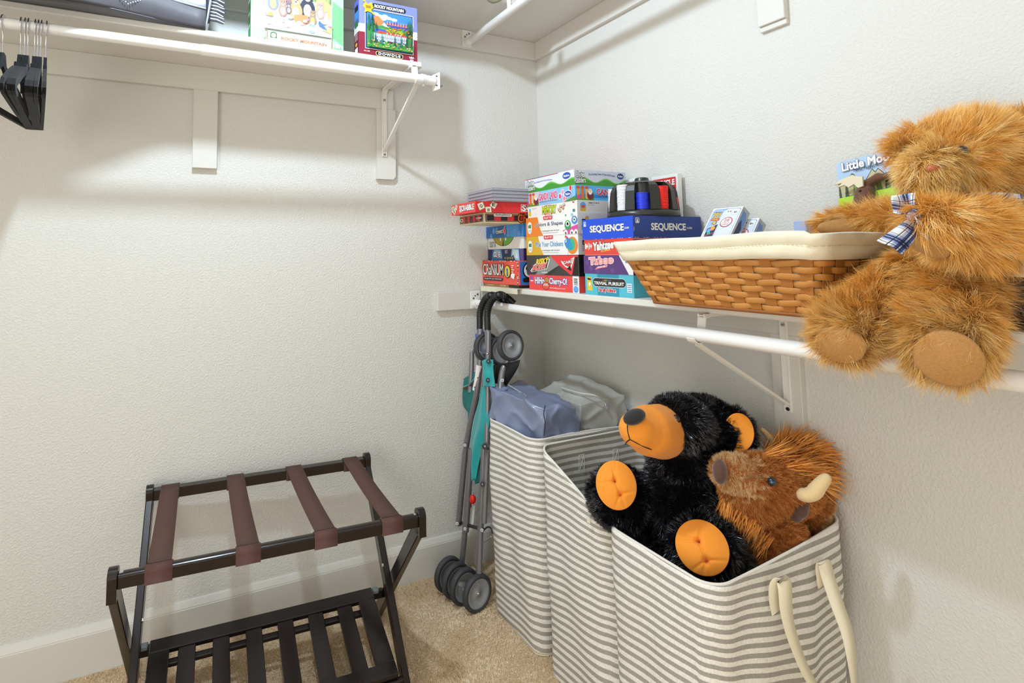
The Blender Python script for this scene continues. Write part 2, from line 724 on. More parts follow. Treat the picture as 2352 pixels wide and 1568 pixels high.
# ceiling lamp that lights the closet (above the picture)
lamp = thing('ceiling_lamp', 'small white pendant ceiling lamp above the closet', 'lamp', (LAMP[0], LAMP[1], ZC))
mb = MB()
mb.lathe([(.0, 0), (.075, 0), (.075, -.012), (.03, -.018), (0, -.018)], METW, (LAMP[0], LAMP[1], ZC), n=32)
mb.build('lamp_base', lamp)
mb = MB()
mb.tube([(LAMP[0], LAMP[1], ZC - .01), (LAMP[0], LAMP[1], 2.5)], .008, METW, 12)
mb.build('lamp_stem', lamp)
mb = MB()
mb.lathe([(0, .1), (.03, .1), (.06, .075), (.085, .052), (.083, .05), (.055, .07), (0, .092)], METW, LAMP, n=32)  # unseen cap added to block upward light and cut ceiling bounce
mb.build('upward_light_block', lamp)


# ---------------------------------------------------------------- shelves, rods and brackets
def shelf(name, label, boxes, m=SHELFW):
    mb = MB()
    for lo_, hi_ in boxes:
        mb.span(lo_, hi_, m, .003)
    return tag(mb.build(name), label, 'shelf')


shelf('closet_shelf', 'white painted shelf board on the left wall under the puzzle boxes', [((-2.9, -.305, SH1B), (-.697, 0, SH1T))])
shelf('closet_shelf', 'highest white shelf running round the corner just under the top edge', [((-.305, -2.3, SH2B), (0, 0, SH2T)), ((-2.9, -.305, SH2B), (-.305, 0, SH2T))], TRIM)
shelf('closet_shelf', 'long white shelf on the right wall carrying games, baskets and golden bear', [((-.305, -2.3, SH3B), (0, 0, SH3T))])


def rod(label, a, b, split, r0, r1):
    """telescoping rod a->b, thinner piece first up to the fraction split"""
    a, b = Vector(a), Vector(b)
    t = thing('closet_rod', label, 'closet rod', a)
    m_ = a.lerp(b, split)
    mb = MB()
    mb.tube([a, m_ + (b - a) * .02], r0, WHITE, 28)
    mb.build('inner_tube', t)
    mb = MB()
    d = (b - a).normalized()
    mb.tube([m_, m_ + d * .001, b], [r1 - .0006, r1, r1], WHITE, 28)
    mb.build('outer_tube', t)
    return t


def socket(t, c, n, w=.042, h=.072):
    """rod end flange: rounded plate facing n, with two screws and slot"""
    c, n = Vector(c), Vector(n)
    u = Vector((0, 0, 1)).cross(n).normalized()
    R = Matrix((u, Vector((0, 0, 1)), n)).transposed()
    mb = MB()
    mb.box(c + n * .002, (w, h, .004), METW, R, .0018)
    up = Vector((0, 0, 1))
    k = c + n * .003
    mb.tube([k - up * .018, k - up * .018 + n * .02], .0168, METW, 20)
    for du, dz in ((-.010, .006), (.009, .022)):
        mb.tube([k + u * du + up * dz, k + u * du + up * dz + n * .003], .0042, SCREW, 12)
        mb.box(k + u * du + up * dz + n * .0032, (.005, .0012, .0006), DARK, R)
    mb.box(k + u * (-.002) + up * .016 + n * .0012, (.005, .0045, .001), DARK, R)
    mb.build('socket_plate', t)


R1Y, R1Z = -.35, 1.806
t = rod('white closet rod below the left shelf, holding the black hangers', (-2.9, R1Y, R1Z), (-.672, R1Y, R1Z), .672, .0142, .0158)
mb = MB()   # loose flange on the open end
mb.box((-.668, R1Y - .004, R1Z - .004), (.004, .04, .058), METW, Matrix.Rotation(.25, 3, 'Z'), .0015)
mb.box((-.655, R1Y + .012, R1Z - .014), (.02, .014, .012), METW, None, .004)
mb.tube([(-.646, R1Y - .002, R1Z - .014), (-.646, R1Y + .028, R1Z - .014)], .004, SCREW, 10)
for dz in (-.018, .014):
    mb.tube([(-.672, R1Y - .012, R1Z + dz), (-.6655, R1Y - .012, R1Z + dz)], .0022, DARK, 8)
mb.build('end_flange', t)
mb = MB()
for i in range(3):
    mb.tube([(-.722 + i * .006, R1Y, R1Z), (-.718 + i * .006, R1Y, R1Z)], .0185 - .0006 * i, mat('clear_plastic', 'f4f4f6', .15, spec=.8), 24)
mb.tube([(-.714, R1Y - .002, R1Z - .016), (-.714, R1Y - .003, R1Z - .024)], .004, METW, 10)
mb.build('end_collar', t)

R2X, R2Z = -.365, 2.105
t = rod('white rod below the highest shelf, running from a wall plate toward the viewer', (R2X, -.022, R2Z), (R2X, -2.3, R2Z), .02, .0142, .0158)
socket(t, (R2X, -.019, R2Z + .02), (0, -1, 0), .046, .074)
R3X, R3Z = -.345, 1.0195
t = rod('white rod below the lower right shelf, with stroller handles hooked over it', (R3X, -.022, R3Z), (R3X, -2.3, R3Z), .352, .0142, .0158)
socket(t, (R3X - .002, -.019, R3Z + .0125), (0, -1, 0), .046, .072)


def bracket(label, o, out, side, rodpt, low):
    """shelf-and-rod bracket: wall leg, arm under the shelf, hook round the rod, diagonal brace.
    o = top inner corner on the wall, out = unit vector away from wall, low = bottom z"""
    o, out, side = Vector(o), Vector(out), Vector(side)
    t = thing('shelf_bracket', label, 'bracket', (o.x, o.y, low))
    rp = Vector(rodpt)
    up = Vector((0, 0, 1))
    reach = (rp - o).dot(out)

    def strip(path, w, th, name, lip=True):
        mb = MB()
        for a, b in zip(path[:-1], path[1:]):
            a, b = Vector(a), Vector(b)
            z = (b - a).normalized()
            x = side
            y = z.cross(x)
            R = Matrix((x, y, z)).transposed()
            mb.box((a + b) / 2, (w, th, (b - a).length + .001), METW, R, .0008)
            if lip:
                for sg in (-1, 1):
                    mb.box((a + b) / 2 + x * sg * w * .38, (w * .16, th + .005, (b - a).length), METW, R, .0008)
        mb.build(name, t)
    strip([o + out * .003 - up * .02, Vector((o.x, o.y, low)) + out * .003], .021, .003, 'wall_leg')
    strip([o + out * .003 - up * .02, o + out * .02 - up * .004, o + out * (reach - .02) - up * .004], .021, .003, 'shelf_arm')
    # hook: drops behind the rod, cradles it from beneath and ends in front
    zc = rp
    R_ = .0195
    path = [o + out * (reach - .045) - up * .005, zc - out * (R_ + .004) + up * (o.z - .010 - zc.z), zc - out * (R_ + .001) + up * .018]
    for k in range(0, 9):
        a = math.radians(180 + k * 20)
        path.append(zc + out * (R_ * math.cos(a)) + up * (R_ * math.sin(a)))
    strip(path, .023, .0034, 'rod_hook', False)
    # brace
    a = Vector((o.x, o.y, low)) + out * .006 + up * .022
    b = zc - up * .02 - out * .006
    mb = MB()
    z = (b - a).normalized()
    y = z.cross(side)
    R = Matrix((side, y, z)).transposed()
    mb.box((a + b) / 2, (.014, .003, (b - a).length), METW, R, .0006)
    for sg in (-1, 1):
        mb.box((a + b) / 2 + side * sg * .0062 + y * .003, (.0018, .007, (b - a).length), METW, R, .0005)
    mb.build('diagonal_brace', t)
    for zz in (low + .008, o.z - .045):
        mb = MB()
        q = Vector((o.x, o.y, zz)) + out * .004
        mb.tube([q, q + out * .003], .0048, SCREW, 14)
        mb.box(q + out * .0032, (.006, .0012, .0008) if abs(out.y) > .5 else (.0008, .006, .0012), DARK)
        mb.build('screw', t)


bracket('white metal shelf and rod bracket at the open end of the left shelf', (-.736, -.019, SH1B), (0, -1, 0), (1, 0, 0), (-.736, R1Y, R1Z), 1.597)
bracket('white metal shelf and rod bracket under the lower right shelf', (-.019, -1.084, SH3B), (-1, 0, 0), (0, 1, 0), (R3X, -1.084, R3Z), .80)
# a bracket of the high shelf whose hook tip shows at the top edge
mb = MB()
mb.span((R2X - .012, -.375, R2Z + .008), (R2X - .008, -.355, SH2B), METW, .001)
tag(mb.build('rod_hanger_clip'), 'small white clip holding the high rod under its shelf', 'clip')
# an olive cloth corner hanging over the edge of the high shelf
mb = MB()
OL = mat('olive_cloth', '8f9077', .8, bump=(.3, 40, .004))
p0 = at(1118, -6, 'y', -.315)


def olive(u, v):
    x = -.475 + .12 * u
    z = 2.20 - v * (.052 * math.sin(math.pi * u) ** .6 + .002)
    return (x, -.312 - .012 * math.sin(v * 3) - .004 * math.sin(u * 9), z)


mb.grid(olive, 14, 8, OL)
tag(mb.build('folded_cloth', solid=.003), 'olive cloth drooping over the edge of the high shelf', 'cloth')

# ================================================================ boxed games on the lower right shelf
KW, KB = pal('f4f4f2'), pal('17171b')
RED, YEL, GRN, BLU = pal('ee4038'), pal('f4c81e'), pal('3f9d45'), pal('2f63c8')


def game(label, x0, y0, y1, z0, z1, depth, side, left=None, front=None, top=None, group=None, rotz=0, bev=.0012, name='board_game'):
    """closed game box. x0 = face toward the room, y0 nearer end, y1 farther end; depth runs back toward the wall.
    left() draws on the -x face, front() on the -y face"""
    mb = MB()
    w = y1 - y0
    mb.box((x0 + depth / 2, (y0 + y1) / 2, (z0 + z1) / 2), (depth, w, z1 - z0 - .0004), side, None, bev)
    if top:
        mb.box((x0 + depth / 2, (y0 + y1) / 2, z1 - .0004), (depth - .003, w - .003, .0006), top)
    if left:
        left(Face(mb, (x0 - .0003, y1, z0), (0, -1, 0), (0, 0, 1), w, z1 - z0))
    if front:
        front(Face(mb, (x0, y0 - .0003, z0), (1, 0, 0), (0, 0, 1), depth, z1 - z0))
    if rotz:
        c = Vector((x0 + depth / 2, (y0 + y1) / 2, 0))
        R = Matrix.Rotation(rotz, 3, 'Z')
        mb.v = [tuple(c + R @ (Vector(p) - c)) for p in mb.v]
    o = mb.build(name)
    return tag(o, label, 'board game', group)


G1, G2, G3 = 'board games stacked in the corner', 'board games in the tall middle stack', 'board games stacked beside the basket'
# --- corner stack
mb = MB()   # loose cream sheet under the lowest box
mb.span((-.325, -.30, 1.086), (-.02, -.01, 1.0868), pal('e6e2c8', .8))
mb.span((-.3256, -.30, 1.068), (-.325, -.03, 1.0868), pal('e6e2c8', .8))
tag(mb.build('paper_sheet'), 'cream paper sheet hanging over the shelf edge under the red box', 'paper')
t = thing('board_game', 'red box lettered Cranium with worn edges, lowest of the corner stack', 'board game', (-.155, -.137, 1.087), G1)
mb = MB()
mb.span((-.297, -.268, 1.0872), (-.013, -.006, 1.12), pal('2b241f'), .001)
F = Face(mb, (-.2975, -.012, 1.0872), (0, -1, 0), (0, 0, 1), .25, .02)
F.rect(0, 0, .75, .55, pal('a0713d'))
F.text('4 to 8 players', .08, .1, .3, .42, pal('e8dcc0'))
F.text('THE GAME', .5, .15, .66, .45, pal('e8dcc0'))
mb.build('box_base', t)
mb = MB()
mb.span((-.300, -.273, 1.0985), (-.010, -.001, 1.190), pal('ef5a4a'), .0015)
F = Face(mb, (-.3003, -.001, 1.0985), (0, -1, 0), (0, 0, 1), .272, .0915)
for i in range(26):      # worn white edges
    a = rnd.uniform(0, .95)
    F.rect(a, .975, a + rnd.uniform(.01, .04), 1, KW if i % 2 else pal('7a3a34'))
    b = rnd.uniform(0, .95)
    F.rect(.975, b, 1, b + .03, KW if i % 2 else KB)
F.text('CRaNiUM', .05, .38, .62, .86, KW, .012, KB, .035)
F.rrect(.05, .14, .6, .27, KB, .5)
F.text('the game for your whole brain', .08, .17, .57, .25, KW, .008)
F.oval(.73, .55, .085, .27, KB)
F.oval(.73, .55, .073, .24, pal('e8c832'))
F.oval(.73, .62, .022, .07, pal('3b5fa8'))
F.poly([(.705, .36), (.755, .36), (.745, .58), (.72, .56)], pal('3b5fa8'))
for k in range(6):
    F.rect(.84, .78 - k * .085, .84 + (.06, .04, .07, .05, .065, .05)[k], .815 - k * .085, KW)
F.poly([(.83, .3), (.9, .24), (.93, .45), (.87, .5), (.82, .42)], KW)
F = Face(mb, (-.3, -.2733, 1.0985), (1, 0, 0), (0, 0, 1), .29, .0915)
F.rect(.02, .02, .98, .96, pal('2d73c4'))
F.oval(.16, .6, .1, .34, KB)
F.oval(.16, .6, .08, .28, KW)
F.oval(.17, .58, .05, .2, pal('2d73c4'))
F.oval(.13, .68, .022, .09, KB)
F.rrect(.06, .12, .6, .3, KB, .4)
mb.build('box_lid', t)


def clue(F):
    F.rect(0, 0, 1, 1, pal('2b2f63'))
    F.poly([(.1, 0), (.45, 0), (.4, 1), (.15, 1)], pal('3d7fb8'))
    F.poly([(.15, .3), (.42, .2), (.38, .9), (.2, .95)], pal('8fc4e4'))
    F.poly([(.66, .1), (.9, 0), (.88, .95), (.7, 1)], pal('9fd0ea'))
    F.poly([(.7, .3), (.85, .2), (.84, .9), (.73, .9)], pal('dbeef8'))
    F.poly([(.92, 0), (1, 0), (1, 1), (.9, 1)], pal('5a4a8a'))
    F.text('CL', .17, .34, .27, .78, KW, .05, KB, .05)
    F.text('U', .28, .32, .315, .76, pal('c63a3a'), .05, KW, .04)
    F.text('E', .325, .34, .365, .74, KW, .05, KB, .05)
    F.poly([(.43, 0), (.45, .45), (.5, .3), (.55, .7), (.6, .35), (.64, .75), (.68, .3), (.74, .5), (.78, 0)], pal('2a3458'))
    for a in (.5, .56, .61, .66, .71):
        F.rect(a, .12, a + .02, .3, pal('dce08a'))
    F.rect(.52, .62, .535, .9, KW)
    F.rect(.56, .62, .572, .92, KW)


game('dark blue box lettered Clue with a lit mansion, second from the bottom in the corner', -.272, -.266, -.004, 1.190, 1.236, .262, pal('2b2f63'), clue, lambda F: F.rect(.02, .04, .98, .96, pal('3a1440')), group=G1)


def trouble(F):
    F.rect(0, 0, 1, 1, pal('efece6'))
    P = lambda t0, t1, m, r: F.poly([(.45, 1.35)] + [(.45 + r * .30 * math.cos(math.radians(t)), 1.35 + r * 1.05 * math.sin(math.radians(t))) for t in range(t0, t1 + 1, 6)], m)
    P(180, 360, KB, 1.04)
    P(180, 268, pal('b79c2a'), 1.0)
    P(272, 360, pal('6cae3e'), 1.0)
    for a in (.37, .52):
        F.oval(a, .86, .028, .22, KB)
        F.oval(a, .86, .022, .18, KW)
    F.text('TROUBLE', .04, .25, .22, .62, KW, .02, KB, .09)


game('white box lettered Trouble with a green and yellow dome, third up in the corner', -.270, -.267, -.004, 1.236, 1.282, .262, pal('efece6'), trouble, lambda F: F.rect(.03, .05, .97, .95, pal('d9d6d0')), group=G1)


def connect(F):
    F.rect(0, 0, 1, 1, pal('2f7ac9'))
    F.poly([(.0, 0), (.5, 0), (.56, 1), (0, 1)], pal('2668b2'))
    F.poly([(.62, 0), (.86, 0), (.9, 1), (.56, 1)], pal('4f9ae2'))
    for a, b in ((.22, .6), (.31, .62), (.62, .66), (.8, .6), (.15, .12), (.62, .16), (.9, .2)):
        F.oval(a, b, .034, .24, pal('86b9ea'))
        F.oval(a, b, .027, .19, pal('3f86d2'))
        F.text('4', a - .012, b - .1, a + .012, b + .1, pal('9cc8f0'), .02)
    F.poly([(.29, .28), (.52, .36), (.53, .78), (.31, .68)], pal('3c3c46'))
    F.text('CONNECT', .3, .34, .5, .6, KW, .03, KB, .04, rise=.06)
    F.text('4', .5, .34, .55, .86, pal('e23b32'), .06, KW, .05)


game('bright blue box lettered Connect 4 in the corner stack', -.278, -.278, -.002, 1.282, 1.329, .27, pal('2f7ac9'), connect, group=G1)


def checks(F, n, base, word, wx):
    F.rect(0, 0, 1, 1, pal('ded6ae'))
    F.rect(.02, .14, .985, .9, KB)
    F.rect(.03, .2, .975, .84, pal('d9a074'))
    F.rect(.035, .24, .97, .8, KB)
    for i in range(n):
        if i % 2:
            F.rect(.04 + i * .93 / n, .26, .04 + (i + 1) * .93 / n, .78, pal('e0262c'))


def chessL(F):
    checks(F, 9, 0, '', 0)
    F.oval(.1, .5, .06, .2, pal('e8e4c8'))
    F.oval(.1, .5, .03, .1, KB)
    for a in (.25, .48, .66):
        F.poly([(a, .2), (a + .12, .2), (a + .1, .7), (a + .02, .66)], pal('6a3d28'))
    F.text('CHESS', .72, .45, .93, .62, KW, .02)


def chessR(F):
    checks(F, 13, 0, '', 0)
    F.rrect(.1, .62, .31, 1.0, KB, .5)
    F.rrect(.105, .65, .305, .97, KW, .5)
    F.text('Schylling', .125, .7, .285, .92, pal('1d5a34'), .02)
    F.text('Chess & Checkers', .37, .1, 1.0, .92, pal('e8822e'), .02, KB, .06)


game('cream box with red and black squares lettered Chess, jutting out under the red word game', -.450, -.279, -.092, 1.329, 1.3665, .40, pal('ded6ae'), chessL, chessR, group=G1)


def tile(F, a, b, s, ch, ang):
    c, q = math.cos(ang), math.sin(ang)
    r = F.h / F.w
    P = [(-1, -1), (1, -1), (1, 1), (-1, 1)]
    for k, (m, g) in enumerate(((pal('6b5a40'), 1.12), (pal('e6dcc0'), 1.0))):
        F.poly([(a + (x * c - y * q) * s * g * r, b + (x * q + y * c) * s * g) for x, y in P], m)
    F.text(ch, a - s * .5 * r, b - s * .5, a + s * .5 * r, b + s * .5, KB, .03)


def scrL(F):
    F.rect(0, 0, 1, 1, pal('ee4a42'))
    for a, b, ch, an in ((.06, .6, 'O', .3), (.2, .75, 'Y', -.4), (.13, .3, 'R', .9)):
        tile(F, a, b, .26, ch, an)
    F.rect(.35, .2, .45, .8, KW)
    F.rect(.36, .25, .44, .75, pal('ee4a42'))
    F.text('SCRABBLE', .37, .28, .94, .78, KW, .04, KB, .04)


def scrR(F):
    F.rect(0, 0, 1, 1, pal('cf1f26'))
    F.poly([(.3, 0), (.6, 0), (.55, 1), (.25, 1)], pal('dc2a2c'))
    for a, b, ch, an in ((.055, .55, 'Q', .4), (.13, .2, 'W', .1), (.185, .72, 'E', -.6)):
        tile(F, a, b, .3, ch, an)
    F.rect(.478, .14, .56, .82, KW)
    F.rect(.483, .18, .555, .78, pal('dc2a2c'))
    F.text('SCRABBLE', .49, .22, .96, .72, KW, .03, KB, .03)


game('long red box lettered Scrabble overhanging the corner stack to the left', -.495, -.303, -.113, 1.3665, 1.4055, .40, pal('d8262a'), scrL, scrR, group=G1)

# four grey trays
TRAY = mat('grey_plastic', 'a7a9b4', .35, spec=.5)
for k in range(4):
    mb = MB()
    z = 1.4058 + k * .0125
    x0, x1, y0, y1 = -.432, -.18, -.318, -.125
    mb.span((x0 + .004, y0 + .004, z), (x1 - .004, y1 - .004, z + .0045), TRAY, .001)
    for lo_, hi_ in (((x0, y0, z + .003), (x1, y0 + .003, z + .0117)), ((x0, y1 - .003, z + .003), (x1, y1, z + .0117)), ((x0, y0, z + .003), (x0 + .003, y1, z + .0117)), ((x1 - .003, y0, z + .003), (x1, y1, z + .0117))):
        mb.span(lo_, hi_, TRAY, .0012)
    for lo_, hi_ in (((x0 - .001, y0 - .001, z + .0095), (x1 + .001, y0 + .003, z + .0122)), ((x0 - .001, y0, z + .0095), (x0 + .003, y1 + .001, z + .0122))):
        mb.span(lo_, hi_, TRAY, .001)
    if k == 3:
        mb.span((x0, y0, z + .009), (x1, y1, z + .0105), TRAY, .001)
    tag(mb.build('puzzle_tray'), ['lowest', 'second lowest', 'second highest', 'topmost'][k] + ' grey plastic tray on the red word game box', 'tray', 'grey trays on the corner stack')


# --- middle stack
def hihoL(F):
    F.rect(0, 0, 1, 1, pal('ee4a44'))
    F.rect(.03, .6, .08, .9, pal('7a5fc0'))
    F.rect(.03, .55, .09, .62, KW)
    F.text('HiHo', .13, .42, .33, .84, KW, .03, pal('3b4fb0'), .07)
    F.oval(.385, .6, .055, .3, KB)
    F.oval(.385, .6, .05, .27, pal('b78a4c'))
    F.oval(.36, .3, .075, .26, pal('5a1a18'))
    F.oval(.36, .3, .068, .23, pal('e2543e'))
    for k in range(7):
        F.oval(.32 + .014 * k, .33 + .05 * (k % 3), .009, .04, KW)
    F.text('Cherry-O!', .44, .34, .78, .82, KW, .03, pal('3b4fb0'), .07)
    F.text('There is nothing quite so sweet', .44, .14, .74, .24, KW, .01)
    F.rect(.885, 0, 1, 1, KW)
    for k in range(4):
        F.rect(.91, .8 - k * .11, .975, .86 - k * .11, KB if k < 3 else pal('888888'))
    F.oval(.942, .22, .045, .2, pal('6aa8e8'))
    F.text('Preschool', .91, .06, .975, .14, pal('3b6fd0'), .02)


def hihoR(F):
    F.rect(0, 0, 1, 1, pal('ee4a44'))
    F.rect(.1, .03, .35, .97, pal('2f9a48'))
    F.rect(.12, .4, .3, .7, pal('d03030'))
    F.text('M', .13, .42, .22, .66, KB, .03)


game('red box lettered Hi Ho Cherry-O, bottom of the tall middle stack', -.276, -.588, -.306, 1.086, 1.140, .266, pal('ee4a44'), hihoL, hihoR, group=G2)


def riskL(F):
    F.rect(0, 0, 1, 1, pal('3d3b38'))
    F.poly([(.18, .0), (.48, .98), (.7, .6), (.42, .02)], pal('8e8c88'))
    F.poly([(.35, 0), (.68, .55), (.5, .0)], pal('2b2a28'))
    F.poly([(.48, .98), (.985, .98), (.985, .3), (.86, .04), (.64, .52)], pal('e8383c'))
    F.poly([(.88, .04), (.985, .04), (.985, .9), (.94, .9)], pal('181214'))
    F.poly([(.1, .12), (.42, .3), (.48, .78), (.44, .92), (.18, .55), (.08, .2)], KW)
    F.poly([(.11, .14), (.41, .32), (.46, .76), (.43, .88), (.19, .53), (.1, .2)], KB)
    F.text('RISKY', .2, .5, .44, .78, pal('f4d43a'), .05, KB, .05, shear=.35, rise=.1)
    F.text('RACEWAY', .12, .2, .4, .46, pal('ee5a50'), .05, KW, .04, shear=.35, rise=.16)
    F.text('GAME/JEU', .31, .08, .43, .16, KW, .03)
    F.poly([(.69, .72), (.76, .62), (.93, .9), (.9, .6), (.86, .3), (.77, .42), (.71, .58)], KW)
    F.poly([(.72, .68), (.9, .8), (.88, .58), (.84, .4), (.76, .5)], pal('c83a3a'))
    F.text('CARS', .73, .56, .89, .68, KW, .03, KB, .03, rise=.07)
    F.poly([(.79, .34), (.86, .5), (.87, .24)], KB)


def riskR(F):
    F.rect(0, 0, 1, 1, pal('141216'))
    F.oval(.22, .22, .07, .17, KW)
    F.oval(.22, .22, .055, .13, KB)
    F.text('C', .19, .14, .24, .3, KW)


game('black and red box lettered Risky Raceway, second from the bottom of the middle stack', -.277, -.590, -.294, 1.140, 1.210, .266, pal('2b2a2c'), riskL, riskR, group=G2)


def ttl(base, words, tcol):
    def L(F):
        F.rect(0, 0, 1, 1, pal('f4f3f1'))
        F.poly([(0, 0), (.36, 0), (.3, .35), (.25, 1), (0, 1)], pal(base))
        F.rrect(.035, .14, .125, .78, KW, .3)
        F.poly([(.05, .45), (.11, .45), (.11, .64), (.05, .6)], pal('2f8f4a'))
        F.poly([(.08, .42), (.11, .45), (.11, .58)], pal('1d5fa0'))
        F.rect(.05, .24, .11, .26, pal('8090a0'))
        F.rect(.05, .31, .11, .33, pal('8090a0'))
        F.rrect(.37, .8, .55, 1.06, pal('d8262c'), .3)
        F.text('PLAY IT!', .39, .85, .53, .95, KW, .03)
        F.text(words, .2, .44, .74, .68, tcol, .015, KW, .05)
        F.text('A matching game with a fun theme', .33, .2, .67, .27, KB, .01)
        F.rect(.35, .12, .65, .14, pal('b0b0b8'))
    return L


def chickL(F):
    ttl('dfae2a', 'Pick Your Chickens', pal('2f8fc0'))(F)
    F.oval(.9, .45, .095, .42, pal('e88a2c'))
    F.oval(.88, .5, .07, .3, pal('35b890'))
    F.oval(.86, .42, .05, .2, pal('1fa8b8'))
    F.poly([(.76, .7), (.82, .86), (.87, .74), (.86, .4), (.8, .3), (.77, .5)], pal('3f8fd0'))
    F.oval(.79, .68, .018, .075, KW)
    F.oval(.79, .68, .008, .035, KB)
    F.poly([(.77, .86), (.79, .98), (.81, .86), (.83, .9), (.82, .8)], pal('d8383a'))
    F.rect(.82, .03, .825, .16, pal('e88a2c'))


def shapesL(F):
    ttl('f2862c', 'Colors & Shapes', pal('2a3560'))(F)
    F.poly([(.74, .2), (1, .45), (1, 0), (.78, 0)], pal('e04fa0'))
    for a in (.79, .9, .97):
        F.oval(a, .06, .035, .16, KW)
        F.oval(a, .06, .012, .06, KB)
    F.oval(.83, .44, .055, .24, pal('3f9f60'))
    F.oval(.83, .5, .032, .13, KW)
    F.oval(.83, .5, .018, .08, KB)
    F.oval(.95, .66, .05, .2, pal('4f8fd8'))
    F.oval(.95, .68, .026, .11, KW)
    F.oval(.95, .68, .012, .05, KB)
    F.oval(.91, .93, .02, .08, pal('9fc8ea'))
    F.oval(.8, .93, .01, .05, pal('3f9f60'))


def ttlR(F):
    F.rect(0, 0, 1, 1, pal('d9d8d8'))
    F.rrect(.48, .78, .8, 1.0, pal('d8262c'), .3)
    F.text('PLAY IT!', .52, .84, .76, .94, KW, .03)
    F.oval(.14, .72, .03, .13, pal('c8a04a'))
    F.rrect(.06, .45, .12, .7, KB, .2)
    F.rect(.07, .5, .11, .62, pal('4f9a50'))
    for k in range(3):
        F.rect(.05, .2 + k * .08, .13, .23 + k * .08, pal('8a8a90'))


game('white box with a yellow end lettered Pick Your Chickens in the middle stack', -.278, -.591, -.297, 1.210, 1.2785, .268, pal('efeeec'), chickL, ttlR, group=G2)
game('white box with an orange end lettered Colors and Shapes in the middle stack', -.279, -.593, -.298, 1.2785, 1.347, .268, pal('efeeec'), shapesL, ttlR, group=G2)


def memL(F):
    F.rect(0, 0, 1, 1, pal('f2efe9'))
    F.rect(.02, .15, .07, .55, pal('e8c83a'))
    F.rect(.03, .55, .065, .8, pal('5fb0e0'))
    F.text('Ages 3 to 6', .1, .72, .2, .82, KB, .01)
    F.text('MEMORY', .32, .22, .6, .82, pal('c8d83a'), .04, pal('6a7a20'), .05)
    F.rrect(.37, .08, .52, .25, pal('d84030'), .3)
    F.text('GAME', .39, .11, .5, .22, KW, .03)
    F.text('ORIGINAL', .38, .86, .52, .93, pal('c83a30'), .02)
    for a, b in ((.66, .45), (.7, .65), (.74, .5), (.76, .75), (.68, .3)):
        F.oval(a, b, .024, .12, pal('8a4030'))
        F.oval(a, b + .02, .016, .08, pal('f0d0b0'))
    F.rect(.92, .1, .96, .32, pal('2f8f8a'))
    F.text('M', .92, .82, .95, .92, pal('d04060'), .02)


def memR(F):
    F.rect(0, 0, 1, 1, pal('dedad2'))
    F.rrect(.04, .12, .13, .55, pal('d8b23a'), .2)
    F.oval(.085, .6, .045, .25, pal('5fa8d8'))
    F.oval(.085, .5, .03, .12, pal('e0503a'))
    F.text('Ages 3 to 6', .17, .74, .34, .86, KB, .03)
    F.text('# of players', .17, .6, .27, .67, pal('666666'), .01)
    F.text('MEMORY', .5, .2, .98, .78, pal('c8d83a'), .04, KB, .07)
    F.text('ORIGINAL', .6, .82, .88, .95, pal('c83a30'), .03)
    F.rrect(.62, .02, .85, .16, pal('d84030'), .3)


game('cream box lettered Memory, fifth box up in the middle stack', -.276, -.590, -.309, 1.347, 1.3885, .266, pal('e8e4dc'), memL, memR, group=G2)


def candyart(F, a0, s):
    F.poly([(a0, 0), (a0 + .3 * s, 0), (a0 + .3 * s, .25), (a0, .2)], pal('4f9a3a'))
    for k, a in enumerate((.02, .09, .16)):
        F.rect(a0 + a * s, .1, a0 + (a + .045) * s, .82, pal(('e8a03a', 'e0762c', 'f0b85a')[k]))
        F.oval(a0 + (a + .022) * s, .85, .03 * s, .1, pal('d8503a'))
    F.oval(a0 + .24 * s, .35, .055 * s, .3, pal('7a3040'))
    F.oval(a0 + .24 * s, .58, .035 * s, .2, KW)
    F.oval(a0 + .24 * s, .66, .02 * s, .09, pal('f0c8a0'))
    F.oval(a0 + .05 * s, .2, .03 * s, .15, pal('e04f9a'))


def candyL(F):
    F.rect(0, 0, 1, 1, pal('8ec8f0'))
    F.poly([(0, 0), (.3, 0), (.3, 1), (0, 1)], pal('d8c8e0'))
    candyart(F, 0, .95)
    F.text('CANDY LAND', .29, .34, .66, .8, pal('e8507a'), .04, KW, .05)
    F.text('The Classic Game of Sweet Adventures', .29, .18, .66, .26, pal('b03040'), .01)
    for a, b, h in ((.72, .4, 'e04f8a'), (.77, .65, 'f0a0b8'), (.83, .3, 'd83a4a'), (.88, .5, 'f4d0d8'), (.8, .2, 'e88aa8'), (.92, .85, 'd83a3a')):
        F.oval(a, b, .03, .22, KW)
        F.oval(a, b, .022, .17, pal(h))
    F.poly([(.8, 0), (1, 0), (1, .3), (.9, .15)], pal('4f8a3a'))
    F.oval(.87, .48, .075, .24, KW)
    F.oval(.87, .48, .065, .2, pal('2456b0'))
    F.text('Hasbro', .825, .4, .915, .56, KW, .03)


def candyR(F):
    F.rect(0, 0, 1, 1, pal('56b4ea'))
    F.rect(0, .18, 1, .42, pal('2a8fd8'))
    candyart(F, 0, .95)
    F.text('CANDY LAND', .33, .42, .92, .78, pal('c83a5a'), .04, KW, .05)
    F.text('The Classic Game of Sweet Adventures', .34, .3, .9, .38, pal('8a2040'), .02)


game('sky blue box lettered Candy Land, second from the top of the middle stack', -.277, -.584, -.299, 1.3885, 1.439, .266, pal('8ec8f0'), candyL, candyR, group=G2)


